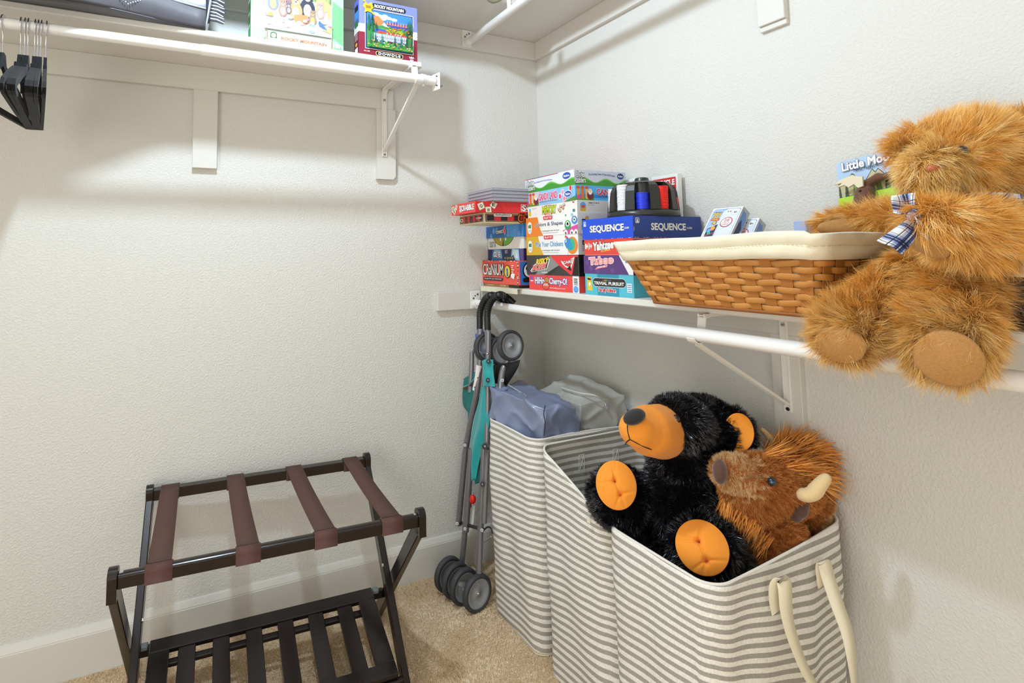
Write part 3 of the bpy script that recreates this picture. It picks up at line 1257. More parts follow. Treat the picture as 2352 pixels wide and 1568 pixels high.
def chuteW(F, sky, ph, title, x0):
    F.rect(0, 0, 1, 1, pal(sky))
    hill = [(0, 0), (1, 0)] + [(1 - t / 20, .22 + .3 * math.sin(ph + (1 - t / 20) * 7.5) ** 2) for t in range(21)]
    F.poly(hill, pal('6cc24a'))
    F.poly([(a, b * .8 if b > 0 else 0) for a, b in hill], pal('43972f'))
    F.text('Chutes', x0, .5, x0 + .17, .86, KW, .02, KB, .07, rise=.04)
    F.text('Ladders', x0, .14, x0 + .19, .5, KW, .02, KB, .07, rise=.04)


def chuteL(F):
    chuteW(F, 'e9edfa', .6, 0, .02)
    F.text('The Exciting Game of Ups and Downs!', .2, .56, .58, .7, pal('3a4a90'), .01, arc=.05)
    F.oval(.86, .7, .075, .22, pal('2456b0'))
    F.text('Hasbro', .805, .63, .915, .77, KW, .03)
    F.rect(0, .96, .7, 1, pal('b03a48'))
    F.rect(.2, .96, .4, 1, pal('304a80'))


def chuteR(F):
    chuteW(F, 'cfd6e2', .2, 0, .02)
    F.text('The Exciting Game of Ups and Downs!', .26, .6, .78, .78, pal('3a4a90'), .01, arc=.08)
    F.oval(.89, .72, .065, .2, pal('24407a'))
    F.text('Hasbro', .845, .66, .935, .78, KW, .03)


game('white and green box lettered Chutes and Ladders, top of the middle stack', -.277, -.581, -.298, 1.439, 1.4905, .222, pal('dfe6ee'), chuteL, chuteR, pal('c8434c'), group=G2)


# --- stack beside the basket
def trivL(F):
    F.rect(0, 0, 1, 1, pal('55bcd0'))
    F.rect(.27, 0, .72, 1, pal('2f93ad'))
    F.poly([(.05, .22), (.16, .18), (.14, .82), (.04, .86)], pal('e8c83a'))
    F.poly([(.055, .7), (.13, .68), (.13, .77), (.05, .8)], KB)
    F.oval(.1, .5, .02, .09, KW)
    F.rrect(.17, .4, .86, .82, pal('e8eeee'), .5)
    F.rrect(.175, .42, .855, .8, pal('2c2a2a'), .5)
    F.text('TRIVIAL PURSUIT', .2, .5, .82, .64, KW, .03)
    for k, h in enumerate(('e03a3a', 'f08a2c', 'f0d03a', '4faf50', '3a7ad0', 'c04a9a')):
        F.oval(.4 + k * .03, .71, .009, .035, pal(h))
    F.text('Family Edition', .3, .14, .66, .34, pal('d8404a'), .04, KW, .06)
    F.rect(.88, .22, .97, .62, pal('e8eef4'))
    for k in range(4):
        F.rect(.89, .26 + k * .09, .96, .29 + k * .09, pal('3a70b8'))


game('teal box lettered Trivial Pursuit, lowest of the stack beside the basket', -.286, -.834, -.629, 1.086, 1.151, .266, pal('55bcd0'), trivL, group=G3)


def tabL(F):
    F.rect(0, 0, 1, 1, pal('5b3a78'))
    for a, b in ((.15, .3), (.6, .2), (.3, .15), (.5, .75), (.08, .6)):
        F.oval(a, b, .04, .14, pal('6a4a88'))
    F.text('Taboo', .13, .5, .62, .86, pal('f4a0a0'), .04, pal('f6e0e0'), .07, rise=.1)
    F.poly([(.24, .2), (.28, .36), (.52, .52), (.5, .38), (.3, .28)], pal('f08a90'))
    F.text('GAME', .3, .32, .46, .4, KW, .02, rise=.06)
    F.poly([(.74, 1), (1, 1), (1, 0), (.92, 0)], pal('f0eeee'))
    F.rect(.86, .6, .9, .74, pal('7a8a98'))
    F.rect(.93, .6, .97, .74, pal('7a8a98'))


game('purple box lettered Taboo in the stack beside the basket', -.287, -.836, -.626, 1.151, 1.207, .266, pal('4a2f66'), tabL, group=G3)


def yahL(F):
    F.rect(0, 0, 1, 1, pal('e2493c'))
    F.text('8+', .02, .42, .08, .74, KW, .05)
    F.rect(.09, .3, .095, .82, KW)
    F.text('1+', .11, .42, .17, .74, KW, .05)
    F.text('Yahtzee', .2, .3, .62, .78, KW, .05, pal('5a1a18'), .05, rise=.14)
    F.text('THE ORIGINAL', .36, .2, .56, .3, pal('f4d43a'), .03, rise=.1)
    F.rect(.02, .03, .98, .05, pal('f0a898'))


game('red box lettered Yahtzee just below the blue box beside the basket', -.286, -.838, -.630, 1.207, 1.2565, .266, pal('d8402f'), yahL, lambda F: (F.rect(0, 0, 1, 1, pal('c8382e')), F.rect(0, .93, 1, .96, KW)), group=G3)


def seq(F, base, a0, a1):
    F.rect(0, 0, 1, 1, pal(base))
    F.rrect(.03, .66, .085, .9, KW, .2)
    F.rrect(.035, .69, .08, .87, pal(base), .2)
    F.oval(.0575, .79, .012, .05, KW)
    F.rect(.04, .7, .075, .74, KW)
    F.text('SEQUENCE', a0, .3, a1, .66, KW, .035, KB, .03)
    F.text('CLASSIC', a1 + .015, .42, a1 + .1, .5, KW, .03, KB, .02)
    for i in range(10):
        a = rnd.uniform(0, .97)
        F.rect(a, 0, a + .02, .015, KW)
    F.rect(0, .3, .004, .5, KW)


game('royal blue box lettered Sequence on top of the stack beside the basket', -.287, -.842, -.624, 1.2565, 1.3195, .272, pal('1f49c0'), lambda F: seq(F, '1c4fd6', .17, .83), lambda F: seq(F, '24408f', .25, .76), group=G3)

# --- poker chip caddy on the blue box
CADDY = mat('black_plastic', '2b2c27', .3, spec=.5)
cx, cy, cz = -.152, -.748, 1.3197
NP = 9
ang0 = math.atan2(CAM[1] - cy, CAM[0] - cx)
RW = .083
t = thing('chip_caddy', 'black round poker chip caddy standing on the blue box', 'chip caddy', (cx, cy, cz))
mb = MB()
mb.lathe([(0, 0), (.105, 0), (.108, .003), (.105, .018), (.098, .0205), (0, .0205)], CADDY, (cx, cy, cz), n=44)
mb.build('caddy_base', t)
mb = MB()
c = Vector((cx, cy, cz))
prof = [(0, .02), (.104, .02), (.098, .078), (.091, .094), (.078, .104), (.055, .107), (0, .107)]
for k in range(NP):      # tall fins between the wells
    a = ang0 + math.pi / NP + k * 2 * math.pi / NP
    d = Vector((math.cos(a), math.sin(a), 0))
    s_ = Vector((-d.y, d.x, 0))
    P = []
    for sg in (-1, 1):
        for r, h in prof:
            P.append(c + d * r + s_ * sg * (.003 + .0115 * max(0, (r - .04) / .064)) + Vector((0, 0, h)))
    n = len(prof)
    mb.add(P, [tuple(range(n)), tuple(range(2 * n - 1, n - 1, -1))] + [(i, (i + 1) % n, n + (i + 1) % n, n + i) for i in range(n)], CADDY)
mb.tube([c + Vector((0, 0, .02)), c + Vector((0, 0, .106))], .058, CADDY, 28)
mb.lathe([(0, .104), (.074, .104), (.06, .109), (.026, .112), (.022, .114), (.02, .124), (.015, .126), (0, .126)], CADDY, (cx, cy, cz), n=28)
mb.build('divider_frame', t, bevel=.001)
for k in range(NP):
    a = ang0 + k * 2 * math.pi / NP
    d = Vector((math.cos(a), math.sin(a), 0))
    mb = MB()
    q = c + d * RW
    mb.tube([q + Vector((0, 0, .0012)), q + Vector((0, 0, .0202))], .0215, CADDY, 24)
    mb.build('well_floor', t)
CH = {'white': mat('chip_white', 'f2f1f6', .35), 'blue': mat('chip_blue', '2b3fe0', .35), 'red': mat('chip_red', 'f02a20', .35)}
# well 0 faces the camera; k counts clockwise seen from above, 8 = next to the left in the photo
fillw = {0: ('blue', 16, 'blue poker chips half filling the front well of the caddy'), 8: ('white', 25, 'tall stack of white poker chips left of the blue ones'),
         7: ('white', 23, 'white poker chips at the far left of the caddy'), 1: ('red', 22, 'red poker chips in the caddy right of the blue ones'),
         2: ('red', 12, 'few red poker chips round the right side of the caddy'), 6: ('blue', 14, 'blue poker chips behind the white stacks')}
for k, (ck, n_, lb) in fillw.items():
    a = ang0 + k * 2 * math.pi / NP
    d = Vector((math.cos(a), math.sin(a), 0))
    mb = MB()
    q = c + d * RW
    for i in range(n_):
        j = Vector((rnd.uniform(-.0005, .0005), rnd.uniform(-.0005, .0005), .0212 + i * .0031))
        mb.tube([q + j, q + j + Vector((0, 0, .0004)), q + j + Vector((0, 0, .0025)), q + j + Vector((0, 0, .0029))], [.0185, .0192, .0192, .0185], CH[ck], 26)
    o = mb.build('poker_chips')
    tag(o, lb, 'poker chips', 'stacks of poker chips in the caddy')
    o['kind'] = 'stuff'

# cards standing against the wall behind the caddy, faces toward the room
def cardbox(label, pl, pr, x, draw, z0=1.3197):
    a, b = at(*pl, 'x', x), at(*pr, 'x', x)
    y1, y0, z1 = a.y, b.y, (a.z + b.z) / 2
    mb = MB()
    mb.span((x, y0, z0), (x + .018, y1, z1), pal('f0f0ee'), .001)
    draw(Face(mb, (x - .0003, y1, z0), (0, -1, 0), (0, 0, 1), y1 - y0, z1 - z0))
    return tag(mb.build('card_pack'), label, 'playing cards')


def dice(F):
    F.rect(.06, .04, .96, .93, pal('2b3f9a'))
    F.text('DICE', .12, .68, .85, .86, KW, .04)


def bicy(F):
    F.rect(.07, .04, .93, .93, pal('d8262c'))
    F.text('BICYCLE', .12, .76, .88, .88, KW, .04)


cardbox('small box with a blue label lettered Dice behind the black chip caddy', (1409, 416), (1462, 410), -.036, dice)
cardbox('red and white card box lettered Bicycle behind the right of the chip caddy', (1496, 404), (1556, 401), -.034, bicy)

# ================================================================ left shelf: storage bag, puzzles, hangers
def hills(F, y, amp, n, m, seed, a0=0, a1=1, base=0):
    r = random.Random(seed)
    P = [(a0, base), (a1, base)]
    for i in range(n + 1):
        P.append((a1 + (a0 - a1) * i / n, y + amp * r.uniform(-1, 1)))
    F.poly(P, m)


def tree(F, a, b, w, h, m):
    for k in range(3):
        F.poly([(a - w * (1 - k * .25), b + h * k * .26), (a + w * (1 - k * .25), b + h * k * .26), (a, b + h * (.5 + k * .25))], m)


def animal(F, a, b, s, body, face, ears='r', snout=None):
    """small painted sitting animal: body, head, ears, muzzle"""
    F.oval(a, b, .085 * s, .13 * s, body)
    F.oval(a, b + .15 * s, .06 * s, .075 * s, body)
    for g in (-1, 1):
        if ears == 'r':
            F.oval(a + g * .045 * s, b + .215 * s, .018 * s, .024 * s, body)
        else:
            F.poly([(a + g * .02 * s, b + .2 * s), (a + g * .055 * s, b + .17 * s), (a + g * .055 * s, b + .25 * s)], body)
        F.oval(a + g * .02 * s, b + .165 * s, .008 * s, .009 * s, KB)
    F.oval(a, b + .125 * s, .03 * s, .032 * s, face)
    F.oval(a, b + .135 * s, .011 * s, .01 * s, KB)
    F.oval(a, b - .02 * s, .045 * s, .08 * s, face)


# wildlife puzzle
x0, x1, yf, z0, z1 = -1.263, -.967, -.272, SH1T, 2.135
mb = MB()
mb.span((x0, yf, z0 + .0004), (x1, -.222, z1), pal('3fae5c'), .0012)
F = Face(mb, (x0, yf - .0003, z0), (1, 0, 0), (0, 0, 1), x1 - x0, z1 - z0)
F.rect(.005, 0, .995, 1, pal('a4e6b4'))
F.poly([(.005, .2), (.13, .1), (.13, .42), (.005, .5)], pal('c8ecae'))
F.poly([(.86, .2), (.995, .1), (.995, .6), (.86, .7)], pal('76d480'))
F.rect(.13, .17, .87, .97, KW)
A = Face(mb, F.pt(.14, .18), (1, 0, 0), (0, 0, 1), .72 * F.w, .78 * F.h)
A.k = 14
A.rect(0, 0, 1, 1, pal('cfe6f4'))
hills(A, .86, .07, 9, pal('9fb4d0'), 2)
hills(A, .74, .05, 9, pal('8aa86a'), 3)
for i in range(26):
    A.rect(.02 + i * .038, .6, .032 + i * .038, .6 + rnd.uniform(.2, .36), pal(('d6dc96', '5f7f4a', 'a6b86a')[i % 3]))
for i in range(7):
    tree(A, .04 + i * .045, .6, .022, .3, pal('3f5f4a'))
hills(A, .55, .03, 8, pal('b8d0ea'), 5)
hills(A, .4, .03, 9, pal('e6e2ea'), 6)
# moose lying behind, elk, bear, cougar, raccoon-like cubs, rocks, jay
A.poly([(.08, .52), (.12, .66), (.3, .7), (.4, .6), (.42, .5), (.3, .44)], pal('c8966a'))
A.poly([(.3, .5), (.36, .62), (.44, .66), (.47, .52), (.4, .38), (.33, .4)], pal('8a6a70'))
for g in (-1, 1):
    A.poly([(.41 + g * .02, .68), (.41 + g * .2, .74), (.41 + g * .22, .83), (.41 + g * .16, .76), (.41 + g * .12, .82), (.41 + g * .08, .74)], pal('8a4a3c'))
animal(A, .12, .44, 1.0, pal('7d86a8'), pal('e8b070'))
A.poly([(.74, .42), (.76, .66), (.72, .74), (.78, .8), (.83, .7), (.98, .56), (.99, .36), (.94, .3), (.93, .44), (.85, .4), (.8, .28)], pal('d8a878'))
A.poly([(.72, .74), (.76, .9), (.7, .97), (.79, .86), (.82, .95), (.8, .76)], pal('a0714a'))
animal(A, .625, .43, 1.35, pal('2f3442'), pal('e8ddd0'))
animal(A, .82, .4, .8, pal('d89a90'), pal('f4e8e0'), 'p')
animal(A, .45, .36, 1.15, pal('ea9a6a'), pal('f6ece4'), 'p')
A.poly([(.42, .3), (.62, .32), (.66, .22), (.6, .16), (.5, .2), (.44, .16)], pal('e28a58'))
animal(A, .26, .34, .8, pal('b88474'), pal('ecd8cc'))
animal(A, .345, .36, .5, pal('6a6672'), KW)
animal(A, .7, .26, .7, pal('9a8478'), pal('f0a860'), 'p')
hills(A, .17, .035, 12, pal('d8d6e4'), 8)
for i in range(30):
    a, b = rnd.uniform(.02, .98), rnd.uniform(.02, .26)
    A.oval(a, b, rnd.uniform(.02, .05), rnd.uniform(.01, .03), pal(rnd.choice(('c4c0d4', 'e4e0ec', 'a8b49a', 'b08a94', '9aa6c0', 'cfd8b0'))), 8)
A.poly([(.84, .1), (.98, .06), (.99, .16), (.9, .14)], pal('b8cc7a'))
A.poly([(.78, .2), (.8, .26), (.84, .22), (.93, .1), (.84, .14)], pal('4f74c8'))
A.oval(.08, .24, .04, .03, pal('e8a84a'))
F.k = 70
F.rect(.17, 0, .86, .16, pal('f0ece4'))
F.rect(.165, 0, .175, .17, pal('c8702c'))
F.rect(.855, 0, .862, .15, pal('c8702c'))
F.rrect(.07, .04, .15, .17, KW, .3)
F.rrect(.08, .05, .14, .11, pal('f0a8a8'), .3)
F.rrect(.08, .115, .14, .155, pal('a0b0e0'), .3)
F.rrect(.2, .05, .27, .15, pal('3a6a4a'), .3)
F.oval(.235, .105, .026, .03, pal('e8c8a0'))
F.rect(.19, .045, .28, .068, KW)
F.text('JR RANGER', .195, .05, .275, .063, pal('3a6a4a'), .03)
F.text('WILDLIFE OF', .315, .115, .50, .142, pal('a8d8b8'), .03)
F.text('ROCKY MOUNTAIN', .315, .062, .80, .1, pal('b87a5a'), .05)
F.text('100', .88, .06, .955, .105, KW, .05)
F.poly([(.86, .93), (.94, .93), (.94, .83), (.9, .86), (.86, .83)], KW)
S = Face(mb, (x0 - .0003, -.222, z0), (0, -1, 0), (0, 0, 1), .05, z1 - z0)
S.rect(0, 0, 1, 1, pal('2f9a4c'))
for i in range(14):
    S.rect(.1, .2 + i * .055, .1 + rnd.uniform(.4, .85), .23 + i * .055, pal(('e4ece6', '20603a', '7a3048')[i % 3]))
o = mb.build('puzzle_box')
tag(o, 'large green bordered puzzle box with forest animals on the left shelf', 'puzzle box', None)

# landscape puzzle, turned a little
x0, x1, yf, z1 = -.918, -.706, -.283, 2.083
mb = MB()
mb.span((x0, yf, SH1T + .0004), (x1, yf + .052, z1), pal('6f7fd8'), .0012)
W_, H_ = x1 - x0, z1 - SH1T
F = Face(mb, (x0, yf - .0003, SH1T), (1, 0, 0), (0, 0, 1), W_, H_)
F.rect(0, 0, 1, 1, pal('7f8ae2'))
F.rect(0, .0, 1, .56, KW)
F.rect(0, 0, 1, .42, pal('8a1f38'))
F.rrect(.22, .86, .8, .95, KB, .4)
F.text('ROCKY MOUNTAIN', .26, .88, .76, .93, KW, .05)
F.rect(.1, .14, .93, .84, KW)
F.rect(.11, .15, .92, .83, pal('20306a'))
A = Face(mb, F.pt(.125, .165), (1, 0, 0), (0, 0, 1), .78 * W_, .65 * H_)
A.k = 8
A.rect(0, 0, 1, 1, pal('3f86e0'))
for a, b in ((.2, .92), (.28, .88), (.4, .9), (.48, .86), (.6, .84), (.36, .82)):
    A.oval(a, b, .07, .045, pal('e4f2fc'), 10)
hills(A, .74, .05, 10, pal('3a4aa8'), 21, .35, 1, .5)
A.poly([(.1, .6), (.16, .85), (.25, .88), (.34, .78), (.42, .62)], pal('f0804a'))
for i in range(9):
    a = .42 + i * .06
    A.poly([(a, .68), (a + .03, .8), (a + .05, .68)], pal('f08a50'))
A.poly([(.3, .62), (.38, .72), (.46, .62), (.4, .56)], pal('e8eefa'))
hills(A, .62, .03, 12, pal('3f8a4a'), 22)
hills(A, .56, .02, 10, pal('8ab03a'), 23, .3, .8, .4)
A.poly([(.15, .44), (.2, .52), (.38, .54), (.46, .46), (.3, .42)], pal('2f5fc8'))
for i in range(60):
    a, b = rnd.uniform(.4, .99), rnd.uniform(.42, .62)
    A.oval(a, b, .022, .016, pal(rnd.choice(('f0902c', 'e8641e', 'f4b83a', 'd84a20', '6a9a3a'))), 7)
for i in range(16):
    tree(A, rnd.choice((rnd.uniform(.01, .2), rnd.uniform(.86, .99))), rnd.uniform(.4, .72), .03, .2, pal(rnd.choice(('1f4f3a', '2a6a50', '18604f', '123828'))))
A.poly([(.2, .4), (.24, .46), (.5, .44), (.52, .4)], pal('e8482c'))
A.poly([(.5, .4), (.54, .45), (.84, .42), (.88, .36), (.5, .36)], pal('e8482c'))
A.rect(.14, .2, .86, .385, pal('a8b4e8'))
for i in range(17):
    A.rect(.16 + i * .041, .22, .18 + i * .041, .36, KW)
    A.rect(.165 + i * .041, .26, .176 + i * .041, .31, pal('34489a'))
for a in (.42, .5, .6, .66, .72):
    A.oval(a, .405, .016, .018, KW)
hills(A, .17, .03, 14, pal('4f9a3f'), 26)
for i in range(70):
    a, b = rnd.uniform(.01, .99), rnd.uniform(.02, .2)
    A.oval(a, b, .02, .014, pal(rnd.choice(('f4f0e8', 'f0a040', 'd84a60', '2f8a4a', '2a5ab8', 'e8d84a', 'f4b8a0'))), 7)
for a in (.06, .16, .3, .58, .72, .84, .95):
    tree(A, a, .1, .03, .3, pal(rnd.choice(('1f6a4f', '1a7a78', '1f4f3a'))))
F.k = 60
F.poly([(.06, .86), (.1, .95), (.14, .9), (.2, .95), (.24, .86), (.2, .82), (.22, .76), (.14, .78), (.08, .75), (.1, .81)], pal('f4b82c'))
F.oval(.08, .96, .022, .022, pal('f4b82c'))
F.oval(.235, .76, .022, .022, pal('f4b82c'))
F.text('500', .11, .835, .19, .88, pal('6a3a10'), .03)
F.rrect(.27, .035, .74, .115, pal('e8d8a0'), .45)
F.rrect(.28, .042, .73, .108, KB, .45)
F.text('D·O·W·D·L·E', .32, .055, .69, .096, KW, .04)
F.text('16 x 20', .08, .08, .17, .1, KW, .04)
F.text('USA', .85, .07, .93, .1, KW, .05)
F.rect(.86, .03, .92, .055, pal('e8b8c8'))
S = Face(mb, (x0 - .0003, yf + .052, SH1T), (0, -1, 0), (0, 0, 1), .052, H_)
S.rect(0, 0, 1, 1, pal('5a68c8'))
S.rect(0, 0, 1, .56, KW)
S.rect(0, 0, 1, .42, pal('701a30'))
S.rect(.15, .8, .85, .9, KB)
S.rect(.12, .66, .88, .8, pal('3f8ac8'))
S.rect(.12, .52, .88, .64, pal('2f6a4a'))
for i in range(7):
    S.rect(.15, .3 + i * .03, .8, .31 + i * .03, pal('d8c8cc'))
S.oval(.5, .22, .2, .03, pal('e8b83a'))
S.rect(.2, .03, .8, .16, KW)
tag(mb.build('puzzle_box'), 'smaller blue and maroon puzzle box with a mountain village, at the shelf end', 'puzzle box', None)

# ---- quilted storage bag hanging over the shelf front
BAGD = mat('bag_dark', '5a595f', .45, spec=.4, bump=(.35, 9, .02))
BAGS = mat('bag_silver', 'b9bcc6', .35, spec=.5, bump=(.5, 14, .02))
STITCH = mat('white_thread', 'dfe3ee', .6)
t = thing('storage_bag', 'grey quilted storage bag drooping over the front of the left shelf', 'storage bag', (-1.9, -.25, SH1T))
X0, X1 = -2.75, -1.392


def sagz(x):
    u = (x - X0) / (X1 - X0)
    k = max(0, min(1, (X1 - x) / .5))
    return SH1T + .002 - .034 * (k * k * (3 - 2 * k))


def fronty(x):
    k = max(0, min(1, (X1 - x) / .35))
    return -.315 - .115 * (k * k * (3 - 2 * k))


def lower(u, v):
    x = X0 + (X1 - X0) * u
    z0_ = sagz(x)
    y = fronty(x)
    a = v * 1.0
    yy = y + .01 - .012 * math.sin(a * 3.1) + .004 * math.sin(x * 19 + v * 3)
    return (x, yy, z0_ + (.058 + .01 * math.sin(x * 7)) * a)


def botf(u, v):
    x = X0 + (X1 - X0) * u
    return (x, fronty(x) + .01 + v * (-.03 - fronty(x)), max(sagz(x), SH1T + .002) if v > .35 else sagz(x) + (max(sagz(x), SH1T + .002) - sagz(x)) * min(1, v / .25))


mb = MB()
mb.grid(lower, 60, 8, BAGD)
mb.grid(botf, 60, 10, BAGD)
mb.build('dark_side_panel', t, solid=.003)
mb = MB()


def upper(u, v):
    x = X0 + (X1 - X0) * u
    z0_ = sagz(x) + .058 + .01 * math.sin(x * 7)
    y = fronty(x) + .012
    if v < .5:
        w = v * 2
        return (x, y + .02 * w + .006 * math.sin(x * 23) * w, z0_ + .17 * w)
    w = (v - .5) * 2
    return (x, y + .02 + (-.05 - y) * w, z0_ + .17 + .02 * math.sin(w * 3.14) * math.sin(u * 3.14))


mb.grid(upper, 60, 16, BAGS)
mb.build('silver_quilted_panel', t, solid=.003)
mb = MB()


def endp(u, v):
    y = fronty(X1) + .004 + (-.04 + .31) * u
    return (X1 + .012 * math.sin(u * 3.14) * math.sin(v * 3.14) + .03 * v * (1 - u), y, SH1T + .003 + .23 * v)


mb.grid(endp, 14, 12, BAGS)
mb.build('end_panel', t, solid=.003)
mb = MB()       # piping along the seam
mb.tube([(X0 + (X1 - X0) * i / 50, fronty(X0 + (X1 - X0) * i / 50) - .001 + .008, sagz(X0 + (X1 - X0) * i / 50) + .058 + .01 * math.sin((X0 + (X1 - X0) * i / 50) * 7)) for i in range(51)], .0024, BAGS, 8)
mb.build('piping', t)
mb = MB()       # zigzag of white dotted stitching on the dark side
zz = []
xx = -2.3
k = 0
while xx < -1.5:
    zz.append((xx, .018 if k % 2 else .052))
    xx += .055
    k += 1
for (xa, ha), (xb, hb) in zip(zz[:-1], zz[1:]):
    for i in range(10):
        f_ = i / 10
        x = xa + (xb - xa) * f_
        h_ = ha + (hb - ha) * f_
        p = Vector((x, fronty(x) + .01 - .012 * math.sin(h_ / .058 * 3.1) - .0035, sagz(x) + h_))
        mb.box(p, (.0024, .0012, .0024), STITCH)
for i in range(9):
    xa = -1.46 - i * .05
    for j in range(14):
        for g in (-1, 1):
            x = xa + g * j * .0045
            p = Vector((x, fronty(x) + .0105 + .02 * (j / 26), sagz(x) + .068 + j * .0062))
            if x < X1 - .01:
                mb.box(p, (.0022, .0012, .0022), mat('grey_thread', '8a8c98', .6))
mb.build('stitching', t)
mb = MB()
mb.tube([(-1.62, fronty(-1.62) + .004, sagz(-1.62) + .085), (-1.60, fronty(-1.6) + .0, sagz(-1.6) + .082)], .006, CHROME, 10)
mb.box((-1.595, fronty(-1.6) - .002, sagz(-1.6) + .075), (.006, .003, .022), CHROME)
mb.build('zip_pull', t)

# fringed blanket end poking out behind the bag
mb = MB()
FR1, FR2 = mat('fringe_dark', '3c3c46', .8), mat('fringe_light', 'd4d8e2', .8)
for i in range(34):
    z = 1.925 + i * .0052
    x = -1.352 + .002 * math.sin(i)
    P = [(x - .03, -.27, z + .004), (x - .008, -.273, z + .002), (x + .012, -.275, z - .004 - .002 * (i % 3))]
    mb.tube(P, [.0024, .0026, .0016], (FR1, FR2)[i % 2], 6)
mb.span((-1.388, -.275, 1.92), (-1.378, -.26, 2.1), FR1, .003)
tag(mb.build('fringed_blanket'), 'striped fringe of a folded blanket beside the grey bag', 'blanket')

# ---- velvet hangers
VEL = mat('black_velvet', '0c0c0e', .85, spec=.25, sheen=.08, bump=(.3, 300, .002))


def make_hanger():
    t = thing('clothes_hanger', '', 'clothes hanger')
    mb = MB()
    r = .0195
    P = [(0, r * math.cos(math.radians(a)), r * math.sin(math.radians(a))) for a in range(-30, 215, 15)]
    # open hook: over the rod and back into the stem under the centre
    P = [(0, -y, z) for _, y, z in P]
    P = P[::-1]
    P = [(0, -.0186 * math.sin(math.radians(a)), .0186 * math.cos(math.radians(a)) - .0) for a in range(-95, 125, 12)]
    P += [(0, -.008, -.021), (0, -.001, -.032), (0, 0, -.05), (0, 0, -.082)]
    mb.tube(P, .0018, CHROME, 8)
    mb.build('hook', t)
    mb = MB()
    z0_ = -.076
    out = [(0, 0), (.012, -.004), (.02, -.03), (.05, -.045), (.075, -.052), (.15, -.088), (.205, -.118), (.218, -.135), (.212, -.148), (.19, -.152), (0, -.155)]
    inn = [(0, -.034), (.03, -.058), (.07, -.074), (.14, -.108), (.186, -.130), (.182, -.138), (0, -.140)]
    for g in (-1, 1):
        O_ = [Vector((0, g * y, z0_ + z)) for y, z in out]
        I_ = [Vector((0, g * y, z0_ + z)) for y, z in inn]
        # triangulated ring between outer and inner outlines, 5 mm thick
        pairs = [(0, 0), (1, 0), (2, 1), (3, 1), (4, 2), (5, 3), (6, 4), (7, 4), (8, 5), (9, 5), (10, 6)]
        for sx in (-.0036, .0036):
            V = [p + Vector((sx, 0, 0)) for p in O_ + I_]
            Fs = []
            for (a, b), (c, d) in zip(pairs[:-1], pairs[1:]):
                Fs.append((a, c, len(O_) + d, len(O_) + b) if b != d else (a, c, len(O_) + b))
            mb.add(V, Fs, VEL)
        for L in (O_, I_):
            V = [p + Vector((sx, 0, 0)) for p in L for sx in (-.0036, .0036)]
            mb.add(V, [(2 * i, 2 * i + 1, 2 * i + 3, 2 * i + 2) for i in range(len(L) - 1)], VEL)
        # strap notch on the shoulder
        mb.tube([(0, g * .05, z0_ - .036), (0, g * .056, z0_ - .06), (0, g * .058, z0_ - .085)], .0042, VEL, 8)
    mb.build('hanger_body', t)
    return t


h0 = make_hanger()
spots = [(-1.8565, -6), (-1.8205, 4.5), (-1.812, 5.5), (-1.8055, 6), (-1.7915, 8.5), (-1.785, 8.8), (-1.7785, 9.4), (-1.768, 10.8)]
names_ = ['leftmost black hanger, turned to show its shoulder', 'second black hanger from the left on the rod', 'third black hanger from the left on the rod',
          'fourth black hanger from the left on the rod', 'fifth black hanger from the left on the rod', 'sixth black hanger from the left on the rod',
          'seventh black hanger, next to the last', 'rightmost black hanger seen edge on']
for i, ((x, a), nm) in enumerate(zip(spots, names_)):
    if i == 0:
        o = h0
    else:
        o = h0.copy()
        COL.objects.link(o)
        for ch in list(h0.children):
            c = ch.copy()
            COL.objects.link(c)
            c.parent = o
    o.location = (x, R1Y, R1Z - .0 + .0005)
    o.rotation_euler = (0, 0, math.radians(a))
    tag(o, nm, 'clothes hanger', 'black velvet hangers on the left rod')

# ================================================================ woven basket with cream liner
SPL = mat('wood_splint', 'c98a45', .45, spec=.5, vary=(.28, 9), bump=(.2, 60, .001), stretch=(3, 3, 14))
SPL2 = mat('wood_stake', 'b27435', .5, spec=.4, vary=(.25, 9))
RIM = mat('basket_rim', '8f5522', .5)
LINER = mat('cream_liner', 'efe8cf', .8, bump=(.25, 22, .006))


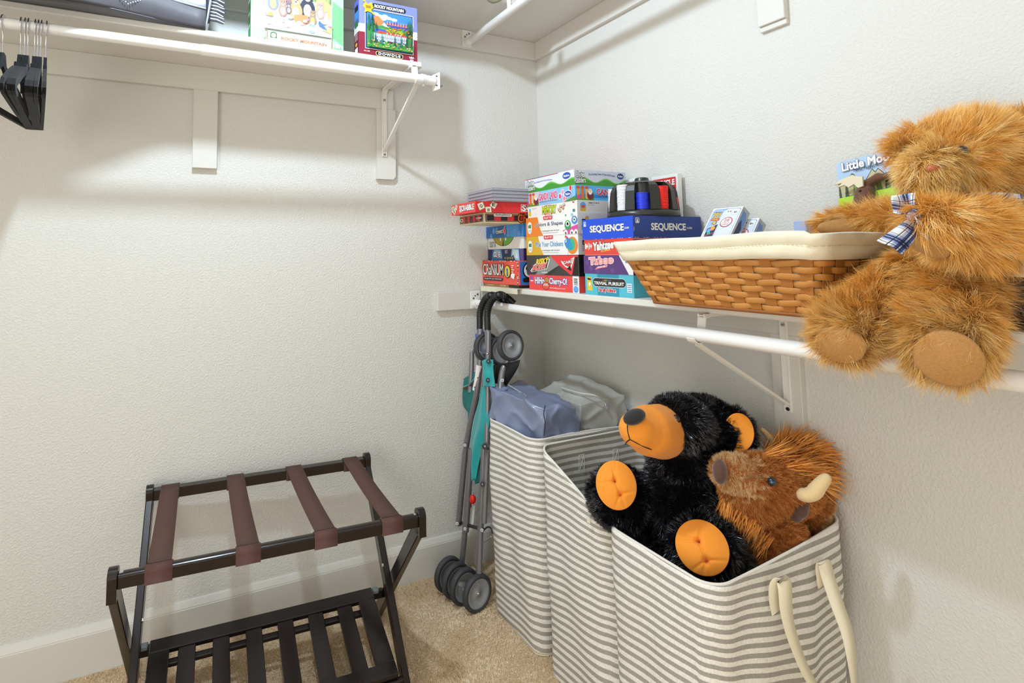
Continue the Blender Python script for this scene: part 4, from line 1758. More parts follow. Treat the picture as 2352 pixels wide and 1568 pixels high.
def ring(z, lo0, hi0, lo1, hi1, r, n=160, z0=0, z1=1):
    """rounded rectangle outline at height fraction; lo/hi corners at the bottom (0) and top (1)"""
    k = (z - z0) / (z1 - z0)
    xa, ya = lo0[0] + (lo1[0] - lo0[0]) * k, lo0[1] + (lo1[1] - lo0[1]) * k
    xb, yb = hi0[0] + (hi1[0] - hi0[0]) * k, hi0[1] + (hi1[1] - hi0[1]) * k
    P = []
    sx, sy = xb - xa - 2 * r, yb - ya - 2 * r
    per = 2 * (sx + sy) + 2 * math.pi * r
    for i in range(n):
        d = per * i / n
        for seg in range(8):
            L = (sy, math.pi * r / 2, sx, math.pi * r / 2, sy, math.pi * r / 2, sx, math.pi * r / 2)[seg]
            if d <= L or seg == 7:
                break
            d -= L
        q = d / r
        if seg == 0:
            p, nn = (xa, ya + r + d), (-1, 0)
        elif seg == 1:
            p, nn = (xa + r - r * math.cos(q), yb - r + r * math.sin(q)), (-math.cos(q), math.sin(q))
        elif seg == 2:
            p, nn = (xa + r + d, yb), (0, 1)
        elif seg == 3:
            p, nn = (xb - r + r * math.sin(q), yb - r + r * math.cos(q)), (math.sin(q), math.cos(q))
        elif seg == 4:
            p, nn = (xb, yb - r - d), (1, 0)
        elif seg == 5:
            p, nn = (xb - r + r * math.cos(q), ya + r - r * math.sin(q)), (math.cos(q), -math.sin(q))
        elif seg == 6:
            p, nn = (xb - r - d, ya), (0, -1)
        else:
            p, nn = (xa + r - r * math.sin(q), ya + r - r * math.cos(q)), (-math.sin(q), -math.cos(q))
        P.append((p[0], p[1], nn[0], nn[1], i / n * per))
    return P, per


BZ0, BZ1 = 1.0865, 1.243
blo0, bhi0, blo1, bhi1 = (-.375, -1.383), (-.055, -.985), (-.424, -1.419), (-.018, -.905)
RG = lambda z, n=160: ring(z, blo0, bhi0, blo1, bhi1, .02, n, BZ0, BZ1)[0]
bk = thing('woven_basket', 'brown woven wood basket with a cream cloth liner on the right shelf', 'basket', (-.22, -1.16, BZ0))
NST = 42                       # stakes around
NROW = 9
N_ = NST * 8
mb = MB()
for row in range(NROW):
    za = BZ0 + .0065 + row * .0128
    V = []
    prof = [(0, .0), (.12, .0009), (.5, .0016), (.88, .0009), (1, 0), (1, -.0014), (0, -.0014)]
    Pz = [RG(za + .0122 * f_, N_) for f_, _ in prof]
    for i in range(N_):
        ph = i / 8 * math.pi + row * math.pi
        wv = math.cos(ph)
        wv = .0036 * (abs(wv) ** .45) * (1 if wv > 0 else -1)
        for (f_, o_), P in zip(prof, Pz):
            x, y, nx, ny, _ = P[i]
            V.append((x + nx * (wv + o_), y + ny * (wv + o_), za + .0122 * f_ + .0012 * math.sin(i * .31 + row)))
    m = len(prof)
    Fs = [(i * m + k, ((i + 1) % N_) * m + k, ((i + 1) % N_) * m + (k + 1) % m, i * m + (k + 1) % m) for i in range(N_) for k in range(m)]
    mb.add(V, Fs, SPL, True)
mb.build('woven_wall', bk)
mb = MB()
for s_ in range(NST):
    i = s_ * 8
    for dz in range(NROW + 1):
        pass
    path = []
    for k in range(NROW * 2 + 1):
        z = BZ0 + .004 + k * .0066
        P = RG(min(z, BZ1), N_)
        x, y, nx, ny, _ = P[i % N_]
        path.append((Vector((x, y, z)), Vector((nx, ny, 0))))
    w = .0115
    V = []
    for p, nn in path:
        tt = Vector((-nn.y, nn.x, 0))
        for a, b in ((-w, -.001), (w, -.001), (w, .0006), (-w, .0006)):
            V.append(p + tt * a + nn * b)
    Fs = [(k * 4 + q, k * 4 + (q + 1) % 4, (k + 1) * 4 + (q + 1) % 4, (k + 1) * 4 + q) for k in range(len(path) - 1) for q in range(4)]
    mb.add(V, Fs, SPL2)
mb.build('upright_splints', bk)
mb = MB()
P = RG(BZ0 + .002, 160)
mb.tube([(x + nx * .003, y + ny * .003, BZ0 + .004) for x, y, nx, ny, _ in P], .004, RIM, 8, closed=True)
mb.add([(x, y, BZ0 + .001) for x, y, *_ in P], [tuple(range(160))], SPL2)
mb.build('basket_base', bk)
# liner: inside wall, rolled rim and a folded cuff outside with a stitched hem
mb = MB()
NL = 220
prof = [(BZ0 + .012, -.008), (BZ0 + .06, -.007), (BZ1 - .02, -.004), (BZ1 + .001, .0), (BZ1 + .0035, .004), (BZ1 + .001, .008), (BZ1 - .008, .0095), (BZ1 - .02, .0095), (BZ1 - .0215, .0085), (BZ1 - .023, .0095), (BZ1 - .034, .0105), (BZ1 - .047, .0112), (BZ1 - .0475, .0085)]
V = []
for z, off in prof:
    P = RG(min(z, BZ1), NL)
    for i, (x, y, nx, ny, d) in enumerate(P):
        w_ = .0016 * math.sin(d * 37) + .0012 * math.sin(d * 91 + z * 60)
        h = (.0028 * math.sin(d * 9 + 1) + .0015 * math.sin(d * 23)) * (1 if z > BZ1 - .03 else .6)
        V.append((x + nx * (off + w_ * .6), y + ny * (off + w_ * .6), z + h))
m = len(prof)
mb.add(V, [(k * NL + i, k * NL + (i + 1) % NL, (k + 1) * NL + (i + 1) % NL, (k + 1) * NL + i) for k in range(m - 1) for i in range(NL)], LINER, True)
mb.build('cloth_liner', bk)
mb = MB()
P = RG(BZ1 - .022, NL)
for i in range(0, NL, 1):
    x, y, nx, ny, d = P[i]
    x2, y2, nx2, ny2, _ = P[(i + 1) % NL]
    h = (.0028 * math.sin(d * 9 + 1) + .0015 * math.sin(d * 23))
    a, b = Vector((x + nx * .0106, y + ny * .0106, BZ1 - .0218 + h)), Vector((x2 + nx2 * .0106, y2 + ny2 * .0106, BZ1 - .0218 + h))
    mb.tube([a, a.lerp(b, .6)], .0005, mat('hem_thread', 'cfc08a', .8), 5)
mb.build('hem_stitching', bk)

# ---- picture card boxes standing in the basket against the wall
LB, GRY, NV = pal('b9cdee'), pal('c9c9cc'), pal('2d3556')


def cardA(F):
    F.rect(0, 0, 1, 1, pal('f2f4f8'))
    F.poly([(.04, .03), (.96, .03), (.96, .93), (.9, .97), (.1, .97), (.04, .92)], pal('6a7ab8'))
    F.poly([(.05, .04), (.95, .04), (.95, .92), (.89, .96), (.11, .96), (.05, .91)], pal('dfe6f8'))
    F.poly([(.05, .35), (.35, .5), (.42, .96), (.11, .96), (.05, .91)], pal('a8c4f2'))
    F.poly([(.35, .9), (.56, .96), (.4, .96)], pal('8fb0ec'))
    F.text('Classic Game', .12, .88, .34, .9, pal('5a6ab0'), .02)
    F.text('TOY', .1, .72, .36, .86, pal('f4c83a'), .05, pal('3a3050'), .06)
    F.rect(.09, .64, .38, .7, pal('c8302c'))
    F.text('STORY', .12, .65, .35, .69, pal('f4d83a'), .03)
    F.text('4', .2, .54, .3, .62, pal('f4c83a'), .06, pal('3a3050'), .07)
    F.rrect(.52, .8, .7, .93, KW, .25)
    F.rrect(.74, .78, .9, .93, KW, .25)
    F.text('2-4', .55, .86, .67, .9, KB, .03)
    F.text('4+', .77, .82, .87, .88, KB, .03)
    F.oval(.66, .58, .2, .145, pal('c03a44'), 44, star=.1)
    F.oval(.66, .58, .17, .12, KW)
    F.text('28', .57, .59, .74, .67, pal('c8404a'), .01)
    F.text('DOMINOES', .54, .54, .78, .565, pal('c8606a'), .02)
    F.text('DOMINOS', .55, .495, .77, .52, pal('c8606a'), .02)
    F.poly([(.1, .02), (.42, .02), (.44, .55), (.1, .44)], pal('f4f4f4'))
    F.poly([(.115, .03), (.405, .03), (.42, .53), (.115, .425)], NV)
    F.oval(.3, .42, .09, .075, pal('f0a040'), 14, star=.3)
    F.oval(.2, .36, .07, .07, pal('5fb8e0'), 10, star=.15)
    F.oval(.24, .28, .06, .04, pal('3fae80'))
    F.poly([(.12, .22), (.4, .3), (.4, .28), (.12, .2)], pal('c85a5a'))
    F.poly([(.14, .05), (.3, .17), (.38, .15), (.4, .05)], pal('5fd0e8'))


def cardSide(F, art):
    F.rect(0, 0, 1, 1, pal('b8b8bc'))
    F.poly([(.08, .03), (.92, .03), (.92, .8), (.45, .97), (.08, .9)], pal('cfd2d8'))
    F.poly([(.15, .72), (.92, .66), (.92, .86), (.6, .95), (.15, .95)], pal('6f94d0'))
    F.poly([(.15, .4), (.7, .4), (.78, .7), (.4, .82), (.2, .72)], art)


def cardB(F):
    cardA(F)


def picture_card(label, p, w, d, h, yaw, tilt, front, art):
    """box on its end; p = bottom front-left corner, width w along its front, depth d, turned yaw, leaning back by tilt"""
    R = Matrix.Rotation(yaw, 3, 'Z') @ Matrix.Rotation(tilt, 3, 'Y')
    u = R @ Vector((0, -1, 0))
    v = R @ Vector((0, 0, 1))
    n = R @ Vector((-1, 0, 0))
    p = Vector(p)
    mb = MB()
    mb.box(p + u * w / 2 + v * h / 2 - n * d / 2, (d, w, h), pal('e4e4e8'), R, .0012)
    F = Face(mb, p + n * .0003, u, v, w, h)
    front(F)
    cardSide(Face(mb, p + u * (w + .0003), -n, v, d, h), art)
    return tag(mb.build('card_game_box'), label, 'card game', 'small picture card boxes behind the basket rim')


tl = at(1640, 480, 'x', -.10)
R = Matrix.Rotation(math.radians(2), 3, 'Z') @ Matrix.Rotation(math.radians(38), 3, 'Y')
hh = .2
p1 = tl - (R @ Vector((0, 0, 1))) * hh
picture_card('pale blue picture card box lettered Toy Story 4 leaning in the basket', p1, .088, .030, hh, math.radians(2), math.radians(38), lambda F: cardA(Face(F.mb, F.pt(0, .38), F.u, F.v, F.w, F.h * .62)), NV)
p2 = p1 + (R @ Vector((1, 0, 0))) * .033 + Vector((0, -.026, -.012))
picture_card('second picture card box with an orange side, leaning behind the first', p2, .088, .030, hh, math.radians(2), math.radians(38), lambda F: cardA(Face(F.mb, F.pt(0, .38), F.u, F.v, F.w, F.h * .62)), pal('ee7a20'))
# little light blue booklet edge and hidden filler
mb = MB()
mb.span((-.10, -1.205, 1.19), (-.06, -1.175, 1.285), pal('a8c0ea'), .002)
tag(mb.build('booklet'), 'light blue booklet edge showing left of the golden bear paw', 'book')

# ---- finger puppet book leaning on the wall
bw, bh, bd = .142, .15, .006
R = Matrix.Rotation(math.radians(-4), 3, 'Z') @ Matrix.Rotation(math.radians(9), 3, 'Y') @ Matrix.Rotation(math.radians(-7), 3, 'X')
p = at(1921, 376, 'x', -.045) - (R @ Vector((0, 0, 1))) * bh
bt = thing('puppet_book', 'picture book lettered Little Moose with a moose puppet on its cover', 'book', p)
u, v, n = R @ Vector((0, -1, 0)), R @ Vector((0, 0, 1)), R @ Vector((-1, 0, 0))
mb = MB()
mb.box(p + u * bw / 2 + v * bh / 2 - n * bd / 2, (bd, bw, bh), pal('8a9a6a'), R, .001)
F = Face(mb, p + n * .0003, u, v, bw, bh)
F.rect(0, 0, 1, 1, pal('b3cbe9'))
F.poly([(0, .3), (0, .66), (.1, .66), (.22, .78), (.25, .77), (.33, .64), (.42, .63), (.53, .78), (.57, .72), (.61, .77), (.7, .66), (.85, .7), (1, .68), (1, .3)], KB)
F.poly([(0, .3), (0, .645), (.1, .645), (.21, .765), (.25, .755), (.33, .62), (.42, .61), (.53, .765), (.57, .7), (.61, .755), (.7, .64), (.85, .68), (1, .66), (1, .3)], pal('c4b98e'))
for i in range(16):
    a = rnd.choice((rnd.uniform(.02, .28), rnd.uniform(.5, .98)))
    tree(F, a, .4, .035, rnd.uniform(.14, .3), pal(rnd.choice(('a8c06a', '6f8a4a', '3f4a38'))))
for i in range(12):
    a = rnd.uniform(0, .9)
    F.rect(a, .4 + .01 * (i % 3), a + .09, .407 + .01 * (i % 3), KB)
F.rect(0, 0, 1, .42, pal('b3e032'))
F.text('Little Moose', .1, .84, .94, .97, KW, .03, pal('5a6a90'), .03, rise=-.01)
F.text('Finger Puppet Book', .28, .775, .72, .83, pal('2a3550'), .02)
mb.build('book_cover', bt)
MO = mat('moose_plush', '6b4530', .85, sheen=.3, bump=(.4, 120, .002))
hc = p + u * .064 + v * .048 + n * .016
me = blob_mesh([('c', [hc + v * .03 - n * .008, hc + v * .01, hc - v * .02 + n * .006, hc - v * .034 + n * .01], [.014, .019, .022, .02]),
                ('c', [hc + v * .032 + u * .01, hc + v * .04 + u * .03, hc + v * .036 + u * .05], [.009, .01, .006])], .0022, 3)
add_mesh('moose_head', me, MO, bt)
mb = MB()
AN = mat('antler_felt', 'e6d9bd', .85)
mb.prism([(.0, .012), (-.012, .018), (-.04, .014), (-.052, .006), (-.034, .006), (-.046, -.002), (-.03, .0), (-.022, -.008), (-.01, -.003), (-.002, -.014), (.008, -.012), (.009, .01)], hc + v * .034 + n * .014, u, v, .004, AN)
mb.build('antler', bt)
mb = MB()
mb.ball(hc + v * .012 + n * .019 + u * .002, .0028, mat('bead_black', '08080a', .1, spec=.8), 12)
mb.build('puppet_eye', bt)
mb = MB()
mb.prism([(.012, -.03), (.026, -.012), (.03, -.034), (.018, -.044)], hc + n * .006, u, v, .003, mat('rust_felt', 'a3552c', .85))
mb.build('puppet_mouth', bt)

# ---- dark wicker basket with linen liner at the right edge
WK = mat('dark_wicker', '5c4634', .4, spec=.55, vary=(.45, 7), bump=(.3, 200, .001))
WK2 = mat('dark_wicker_stake', '3a302a', .45, spec=.5)
LIN = mat('linen_liner', 'e9ddd0', .85, bump=(.35, 260, .001))
wl0, wh0 = (-.275, -2.05), (-.03, -1.592)
dk = thing('woven_basket', 'dark brown wicker basket with a linen liner at the right edge', 'basket', (-.15, -1.8, SH3T))
WR = lambda z, n=240: ring(z, wl0, wh0, (-.295, -2.07), (-.015, -1.570), .035, n, 1.087, 1.21)[0]
mb = MB()
for row in range(10):
    z = 1.095 + row * .0104
    P = WR(z, 240)
    path = [(x + nx * .0032 * math.cos(i / 240 * 26 * math.pi * 2 / 2 + row * math.pi), y + ny * .0032 * math.cos(i / 240 * 26 * math.pi * 2 / 2 + row * math.pi), z + .0006 * math.sin(i * .7 + row)) for i, (x, y, nx, ny, _) in enumerate(P)]
    mb.tube(path, .0042, WK, 8, closed=True)
mb.build('woven_wall', dk)
mb = MB()
for k in range(26):
    i = round(240 * k / 26 + 4) % 240
    for o_ in (-.005, .005):
        path = []
        for z in (1.089, 1.12, 1.15, 1.18, 1.2):
            x, y, nx, ny, _ = WR(z, 240)[i]
            path.append((x - ny * o_, y + nx * o_, z))
        mb.tube(path, .0034, WK2, 8)
mb.build('upright_canes', dk)
mb = MB()
P = WR(1.09, 240)
for g in (0, 1):
    mb.tube([(x + nx * .004 * math.cos(i * .5 + g * math.pi), y + ny * .004 * math.cos(i * .5 + g * math.pi), 1.0915 + .0035 * math.sin(i * .5 + g * math.pi)) for i, (x, y, nx, ny, _) in enumerate(P)], .0038, WK2, 8, closed=True)
mb.build('braided_foot', dk)
mb = MB()
NL = 200
prof = [(1.10, -.008), (1.19, -.005), (1.211, 0), (1.2135, .005), (1.211, .009), (1.195, .011), (1.178, .012), (1.168, .0125), (1.168, .009)]
V = []
for z, off in prof:
    for i, (x, y, nx, ny, d) in enumerate(WR(min(z, 1.21), NL)):
        w_ = .0012 * math.sin(d * 41) + .001 * math.sin(d * 97 + z * 50)
        V.append((x + nx * (off + w_), y + ny * (off + w_), z + .0012 * math.sin(d * 17)))
mb.add(V, [(k * NL + i, k * NL + (i + 1) % NL, (k + 1) * NL + (i + 1) % NL, (k + 1) * NL + i) for k in range(len(prof) - 1) for i in range(NL)], LIN, True)
mb.build('cloth_liner', dk)

# ================================================================ striped canvas hampers
def stripe_material():
    m = mat('striped_canvas', 'ffffff', .85, spec=.15)
    nt = m.node_tree
    b = nt.nodes['Principled BSDF']
    tc = nt.nodes['Texture Coordinate']
    an = nt.nodes.new('ShaderNodeAttribute')
    an.attribute_name = 'stripe'
    fr = nt.nodes.new('ShaderNodeMath')
    fr.operation = 'FRACT'
    nt.links.new(an.outputs['Fac'], fr.inputs[0])
    rp = nt.nodes.new('ShaderNodeValToRGB')
    e = rp.color_ramp.elements
    e[0].position, e[0].color = 0, (*lin('aeaaa2'), 1)
    e[1].position, e[1].color = .5, (*lin('f7f4ec'), 1)
    x = e.new(.46)
    x.color = (*lin('aeaaa2'), 1)
    x = e.new(.97)
    x.color = (*lin('f7f4ec'), 1)
    x = e.new(1.0)
    x.color = (*lin('aeaaa2'), 1)
    nt.links.new(fr.outputs[0], rp.inputs[0])
    n = nt.nodes.new('ShaderNodeTexNoise')
    n.inputs['Scale'].default_value = 420
    n.inputs['Detail'].default_value = 3
    mp = nt.nodes.new('ShaderNodeMapping')
    mp.inputs['Scale'].default_value = (1, 1, .45)
    nt.links.new(tc.outputs['Object'], mp.inputs['Vector'])
    nt.links.new(mp.outputs[0], n.inputs['Vector'])
    mx = nt.nodes.new('ShaderNodeMix')
    mx.data_type = 'RGBA'
    mx.blend_type = 'MULTIPLY'
    mx.inputs[0].default_value = .35
    nt.links.new(rp.outputs[0], mx.inputs[6])
    r2 = nt.nodes.new('ShaderNodeValToRGB')
    r2.color_ramp.elements[0].position = .35
    r2.color_ramp.elements[0].color = (.55, .54, .53, 1)
    r2.color_ramp.elements[1].position = .6
    nt.links.new(n.outputs['Fac'], r2.inputs[0])
    nt.links.new(r2.outputs[0], mx.inputs[7])
    nt.links.new(mx.outputs[2], b.inputs['Base Color'])
    bp = nt.nodes.new('ShaderNodeBump')
    bp.inputs['Strength'].default_value = .3
    bp.inputs['Distance'].default_value = .001
    nt.links.new(n.outputs['Fac'], bp.inputs['Height'])
    nt.links.new(bp.outputs[0], b.inputs['Normal'])
    return m


STR = stripe_material()
CREAM = mat('cream_webbing', 'eee4ca', .8, bump=(.2, 300, .0006))
PIPE = mat('hamper_piping', 'e9e5dc', .8)
PERIOD = .0212


def hamper(label, x0, x1, y0, y1, rim, phase, bulge=.012, warp=.03, seam=.3, seed=0, taper=.012):
    """rim(x, y) -> top height. canvas wall with soft folds; stripes follow the cloth"""
    t = thing('laundry_hamper', label, 'laundry hamper', ((x0 + x1) / 2, (y0 + y1) / 2, 0), 'striped canvas hampers along the right wall')
    NU, NV = 168, 56
    P, per = ring(0, (x0, y0), (x1, y1), (x0, y0), (x1, y1), .048, NU, 0, 1)
    V, S = [], []
    for j in range(NV + 1):
        v = j / NV
        for i, (x, y, nx, ny, d) in enumerate(P):
            zt = rim(x, y)
            z = .004 + (zt - .004) * v
            fx, fy = (x - x0) / (x1 - x0), (y - y0) / (y1 - y0)
            # which side and how far along it
            along = fy if abs(nx) > .7 else fx
            q = math.sin(math.pi * min(1, max(0, along)))
            b = bulge * q * math.sin(math.pi * min(1, v * 1.02)) ** .8
            nz = mnoise.noise(Vector((x * 5 + seed * 3, y * 5, z * 3.2))) * .011 + mnoise.noise(Vector((x * 13 + seed, y * 13, z * 8))) * .0035
            nz *= min(1, 4 * v) * min(1, 5 * (1 - v) + .15)
            fold = .005 * math.sin(d * 46 + math.sin(z * 7 + seed) * 1.6) * (1 - v) * v * 2
            off = b + nz + fold - taper * (1 - v) * (1 - v)
            V.append((min(x + nx * off, -.004), y + ny * off, z))
            sv = math.sin(math.pi * min(1, v * .9 + .1))
            if nx < -.7:      # the room side: stripes lift toward the near corner
                w = -warp * (1 - fy) * sv - .010 * math.sin(math.pi * fy) * (1 - v)
            elif fy > .5:
                w = 0
            else:
                w = -warp * sv * max(0, 1 - fx * 1.6) + .010 * math.sin(math.pi * fx) * v
            S.append((z + w + .004 * mnoise.noise(Vector((x * 9, y * 9, z * 5 + seed)))) / PERIOD + phase + (V[-1][2] - z))
    F = [(j * NU + i, j * NU + (i + 1) % NU, (j + 1) * NU + (i + 1) % NU, (j + 1) * NU + i) for j in range(NV) for i in range(NU)]
    mb = MB()
    mb.add(V, F, STR, True)
    o = mb.build('canvas_wall', t)
    md = o.modifiers.new('solid', 'SOLIDIFY')
    md.thickness = .003
    md.offset = -1
    a = o.data.attributes.new('stripe', 'FLOAT', 'POINT')
    a.data.foreach_set('value', np.array(S, 'f'))
    top = V[NV * NU:]
    mb = MB()
    mb.tube(top, .0032, PIPE, 8, closed=True)
    mb.build('rim_piping', t)
    mb = MB()
    mb.tube(V[:NU], .0035, CREAM, 8, closed=True)
    mb.add([(p[0], p[1], .003) for p in V[:NU]], [tuple(range(NU))], CREAM)
    mb.build('hamper_base', t)
    # hem stitching line below the rim, and a bound vertical seam on the room side
    mb = MB()
    row = V[(NV - 4) * NU:(NV - 3) * NU]
    for i in range(0, NU):
        p, q_ = Vector(row[i]), Vector(row[(i + 1) % NU])
        n_ = Vector((P[i][2], P[i][3], 0)) * .0008
        mb.tube([p + n_, p.lerp(q_, .62) + n_], .0006, mat('hem_thread2', 'd9d2c0', .8), 5)
    mb.build('hem_stitching', t)
    ic = min(range(NU), key=lambda i: abs(P[i][1] - (y1 - seam * (y1 - y0))) + (0 if P[i][2] < -.7 else 9))
    mb = MB()
    mb.tube([Vector(V[j * NU + ic]) + Vector((-.0006, 0, 0)) for j in range(NV + 1)], .0011, PIPE, 6)
    mb.build('side_seam', t)
    for tgt in ((x0 + .012, y1 - .012), (x0 + .012, y0 + .012)):
        ic = min(range(NU), key=lambda i: math.hypot(P[i][0] - tgt[0], P[i][1] - tgt[1]))
        mb = MB()
        mb.tube([Vector(V[j * NU + ic]) for j in range(NV + 1)], .0016, PIPE, 6)
        mb.build('corner_piping', t)
    return t, V, P


hA, VA, PA = hamper('far striped hamper beside the stroller, holding two zipped grey bags', -.452, -.03, -.562, -.272,
                    lambda x, y: .638 - .006 * math.sin((x + y) * 9), .1, .010, .045, .72, 1)


def rimB(x, y):
    k = max(0, min(1, (-.60 - y) / .30))
    e = max(0, min(1, (-.2 - x) / .26))
    return .636 - .115 * (k ** 1.15) * (.25 + .75 * e)


hB, VB, PB = hamper('middle striped hamper, open and empty, its room side sagging', -.458, -.03, -.884, -.592, rimB, .55, .010, .05, .45, 2)


def rimC(x, y):
    k = (x + .48) / .44
    return .548 + .045 * max(0, min(1, k)) - .006 * math.sin(max(0, min(1, k)) * math.pi)


hC, VC, PC = hamper('nearest striped hamper with cream handles, holding the black bear and bison', -.482, -.035, -1.213, -.902, rimC, .2, .012, .05, .62, 3)


def ribbon(mb, path, wid, side, m, th=.0016):
    n = len(path)
    V = []
    for i, p in enumerate(path):
        p = Vector(p)
        t = (Vector(path[min(i + 1, n - 1)]) - Vector(path[max(i - 1, 0)])).normalized()
        s_ = Vector(side[i])
        s_ = (s_ - t * s_.dot(t)).normalized()
        nn = t.cross(s_)
        w = wid / 2
        V += [p - s_ * w - nn * th / 2, p + s_ * w - nn * th / 2, p + s_ * w + nn * th / 2, p - s_ * w + nn * th / 2]
    F = [(i * 4 + k, i * 4 + (k + 1) % 4, (i + 1) * 4 + (k + 1) % 4, (i + 1) * 4 + k) for i in range(n - 1) for k in range(4)]
    mb.add(V, F + [(0, 1, 2, 3), (4 * n - 4, 4 * n - 3, 4 * n - 2, 4 * n - 1)], m, True)


def spl(P, k=6):
    """smooth path through the points (Catmull-Rom)"""
    P = [Vector(p) for p in P]
    out = []
    for i in range(len(P) - 1):
        a, b, c, d = P[max(i - 1, 0)], P[i], P[i + 1], P[min(i + 2, len(P) - 1)]
        for j in range(k):
            t = j / k
            out.append(.5 * ((2 * b) + (c - a) * t + (2 * a - 5 * b + 4 * c - d) * t * t + (3 * b - a - 3 * c + d) * t ** 3))
    out.append(P[-1])
    return out


# one loop handle on the near side of the nearest hamper
YF = -1.232
K = [at(1784, 1405, 'y', YF - .004), at(1780, 1372, 'y', YF - .006), at(1783, 1340, 'y', YF - .012), at(1797, 1330, 'y', YF - .022), at(1803, 1352, 'y', YF - .027),
     at(1806, 1400, 'y', YF - .026), at(1818, 1455, 'y', YF - .028), at(1846, 1530, 'y', YF - .035), at(1885, 1600, 'y', YF - .045), at(1930, 1660, 'y', YF - .05),
     at(1965, 1650, 'y', YF - .055), at(1963, 1575, 'y', YF - .06), at(1956, 1510, 'y', YF - .06), at(1945, 1450, 'y', YF - .052), at(1922, 1385, 'y', YF - .036),
     at(1902, 1325, 'y', YF - .022), at(1893, 1292, 'y', YF - .018), at(1886, 1300, 'y', YF - .010), at(1889, 1345, 'y', YF - .004)]
path = spl(K, 6)
ns = len(path)
side = []
for i in range(ns):
    f_ = i / (ns - 1)
    tw = .5 * math.sin(f_ * math.pi * 3)
    side.append((math.cos(tw), -math.sin(tw) * .8, .1))
mb = MB()
ribbon(mb, path, .029, side, CREAM)
mb.build('carry_handle', hC)
# handle stitching seen inside the middle hamper
for k, px in enumerate((1330, 1408)):
    mb = MB()
    for a, b in (((0, 0), (0, 40)), ((12, -2), (12, 38)), ((0, 0), (12, 38)), ((0, 40), (12, -2)), ((0, 0), (12, -2))):
        A = at(px + a[0], 1045 - k * 13 + a[1], 'y', -.601)
        B = at(px + b[0], 1045 - k * 13 + b[1], 'y', -.601)
        mb.tube([A, B], .0009, PIPE, 6)
    mb.build('handle_stitching', hB)
# small square tag on the middle hamper's room side
mb = MB()
mb.box(at(1352, 1195, 'x', -.475), (.0012, .012, .012), CREAM)
mb.build('sewn_tag', hB)


# ---- zipped bags standing in the far hamper
def soft_box(c8, n, amp, seed, rnd_=.25, freq=9):
    """box with the given 8 corners (x,y,z bits), rounded and crumpled"""
    V, F = [], []
    idx = {}

    def pt(u, v, w):
        k = (round(u, 5), round(v, 5), round(w, 5))
        if k in idx:
            return idx[k]
        a = [u * 2 - 1, v * 2 - 1, w * 2 - 1]
        L = math.sqrt(sum(x * x for x in a))
        m_ = max(abs(x) for x in a)
        f_ = 1 - rnd_ * (1 - m_ * 1.25 / L) if L else 1
        sc = (1 - rnd_ * .5 * ((L / 1.732) ** 4))
        u2, v2, w2 = [(x * sc + 1) / 2 for x in a]
        p = Vector((0, 0, 0))
        for i in range(8):
            bx, by, bz = i & 1, (i >> 1) & 1, (i >> 2) & 1
            p += Vector(c8[i]) * ((u2 if bx else 1 - u2) * (v2 if by else 1 - v2) * (w2 if bz else 1 - w2))
        q = p * freq + Vector((seed, seed * 2, 0))
        d = mnoise.noise_vector(q) * amp
        # sharp creases
        cr = (1 - abs(mnoise.noise(q * .9 + Vector((7, 1, 3))))) ** 6 * amp * .9
        dirn = Vector(a).normalized()
        p = p + d + dirn * cr
        idx[k] = len(V)
        V.append(p)
        return idx[k]
    for ax in range(3):
        for s_ in (0, 1):
            for i in range(n):
                for j in range(n):
                    q = []
                    for (a, b) in ((i, j), (i + 1, j), (i + 1, j + 1), (i, j + 1)):
                        t = [0, 0, 0]
                        t[ax] = s_
                        t[(ax + 1) % 3] = a / n
                        t[(ax + 2) % 3] = b / n
                        q.append(pt(*t))
                    F.append(tuple(q if s_ else q[::-1]))
    return V, F


BLUEBAG = mat('slate_satin', '7c86a4', .24, spec=.8, bump=(.35, 26, .006))
GREYBAG = mat('grey_nylon', 'b9b9b3', .42, spec=.5, bump=(.2, 30, .004))
ZIP = mat('zip_tape', '9ea3ae', .5)


def corners(near, right, far, z0, dz):
    """near = near left corner xy, right = near right corner, far = far left corner; dz heights of the 4 top corners"""
    n_, r_, f_ = Vector(near), Vector(right), Vector(far)
    g = r_ + f_ - n_
    base = [n_, r_, f_, g]
    out = []
    for zz in (0, 1):
        for k, p in enumerate(base):
            out.append((p.x, p.y, z0 if not zz else z0 + dz[k]))
    return out


nb = at(1250, 932, 'x', -.405)
rb = at(1322, 935, 'y', nb.y)
bt = thing('zipped_bag', 'slate blue satin zipped bag standing in the far hamper', 'bag', (nb.x, nb.y, .6), 'zipped bags in the far hamper')
V, F = soft_box(corners((nb.x - .006, nb.y - .004), (rb.x + .01, nb.y - .004), (-.447, -.285), .56, (nb.z - .565, nb.z - .57, .185, .2)), 40, .013, 3, .15, 14)
mb = MB()
mb.add(V, F, BLUEBAG, True)
mb.build('bag_body', bt)
mb = MB()
z1, z2 = at(1165, 886, 'x', -.36), at(1214, 914, 'x', -.33)
mb.tube([at(1168, 884, 'd' and 'x', -.385), at(1188, 896, 'x', -.385), at(1212, 912, 'x', -.388)], .0028, ZIP, 8)
mb.box(at(1213, 913, 'x', -.392), (.006, .01, .006), CHROME)
mb.build('zip', bt)
mb = MB()
mb.tube(spl([at(1252, 931, 'x', nb.x - .013), at(1249, 950, 'x', nb.x - .014), at(1252, 970, 'x', nb.x - .013), at(1250, 1000, 'x', nb.x - .012)], 4), .0018, mat('dark_seam', '33384a', .6), 6)
mb.build('bag_seam', bt)

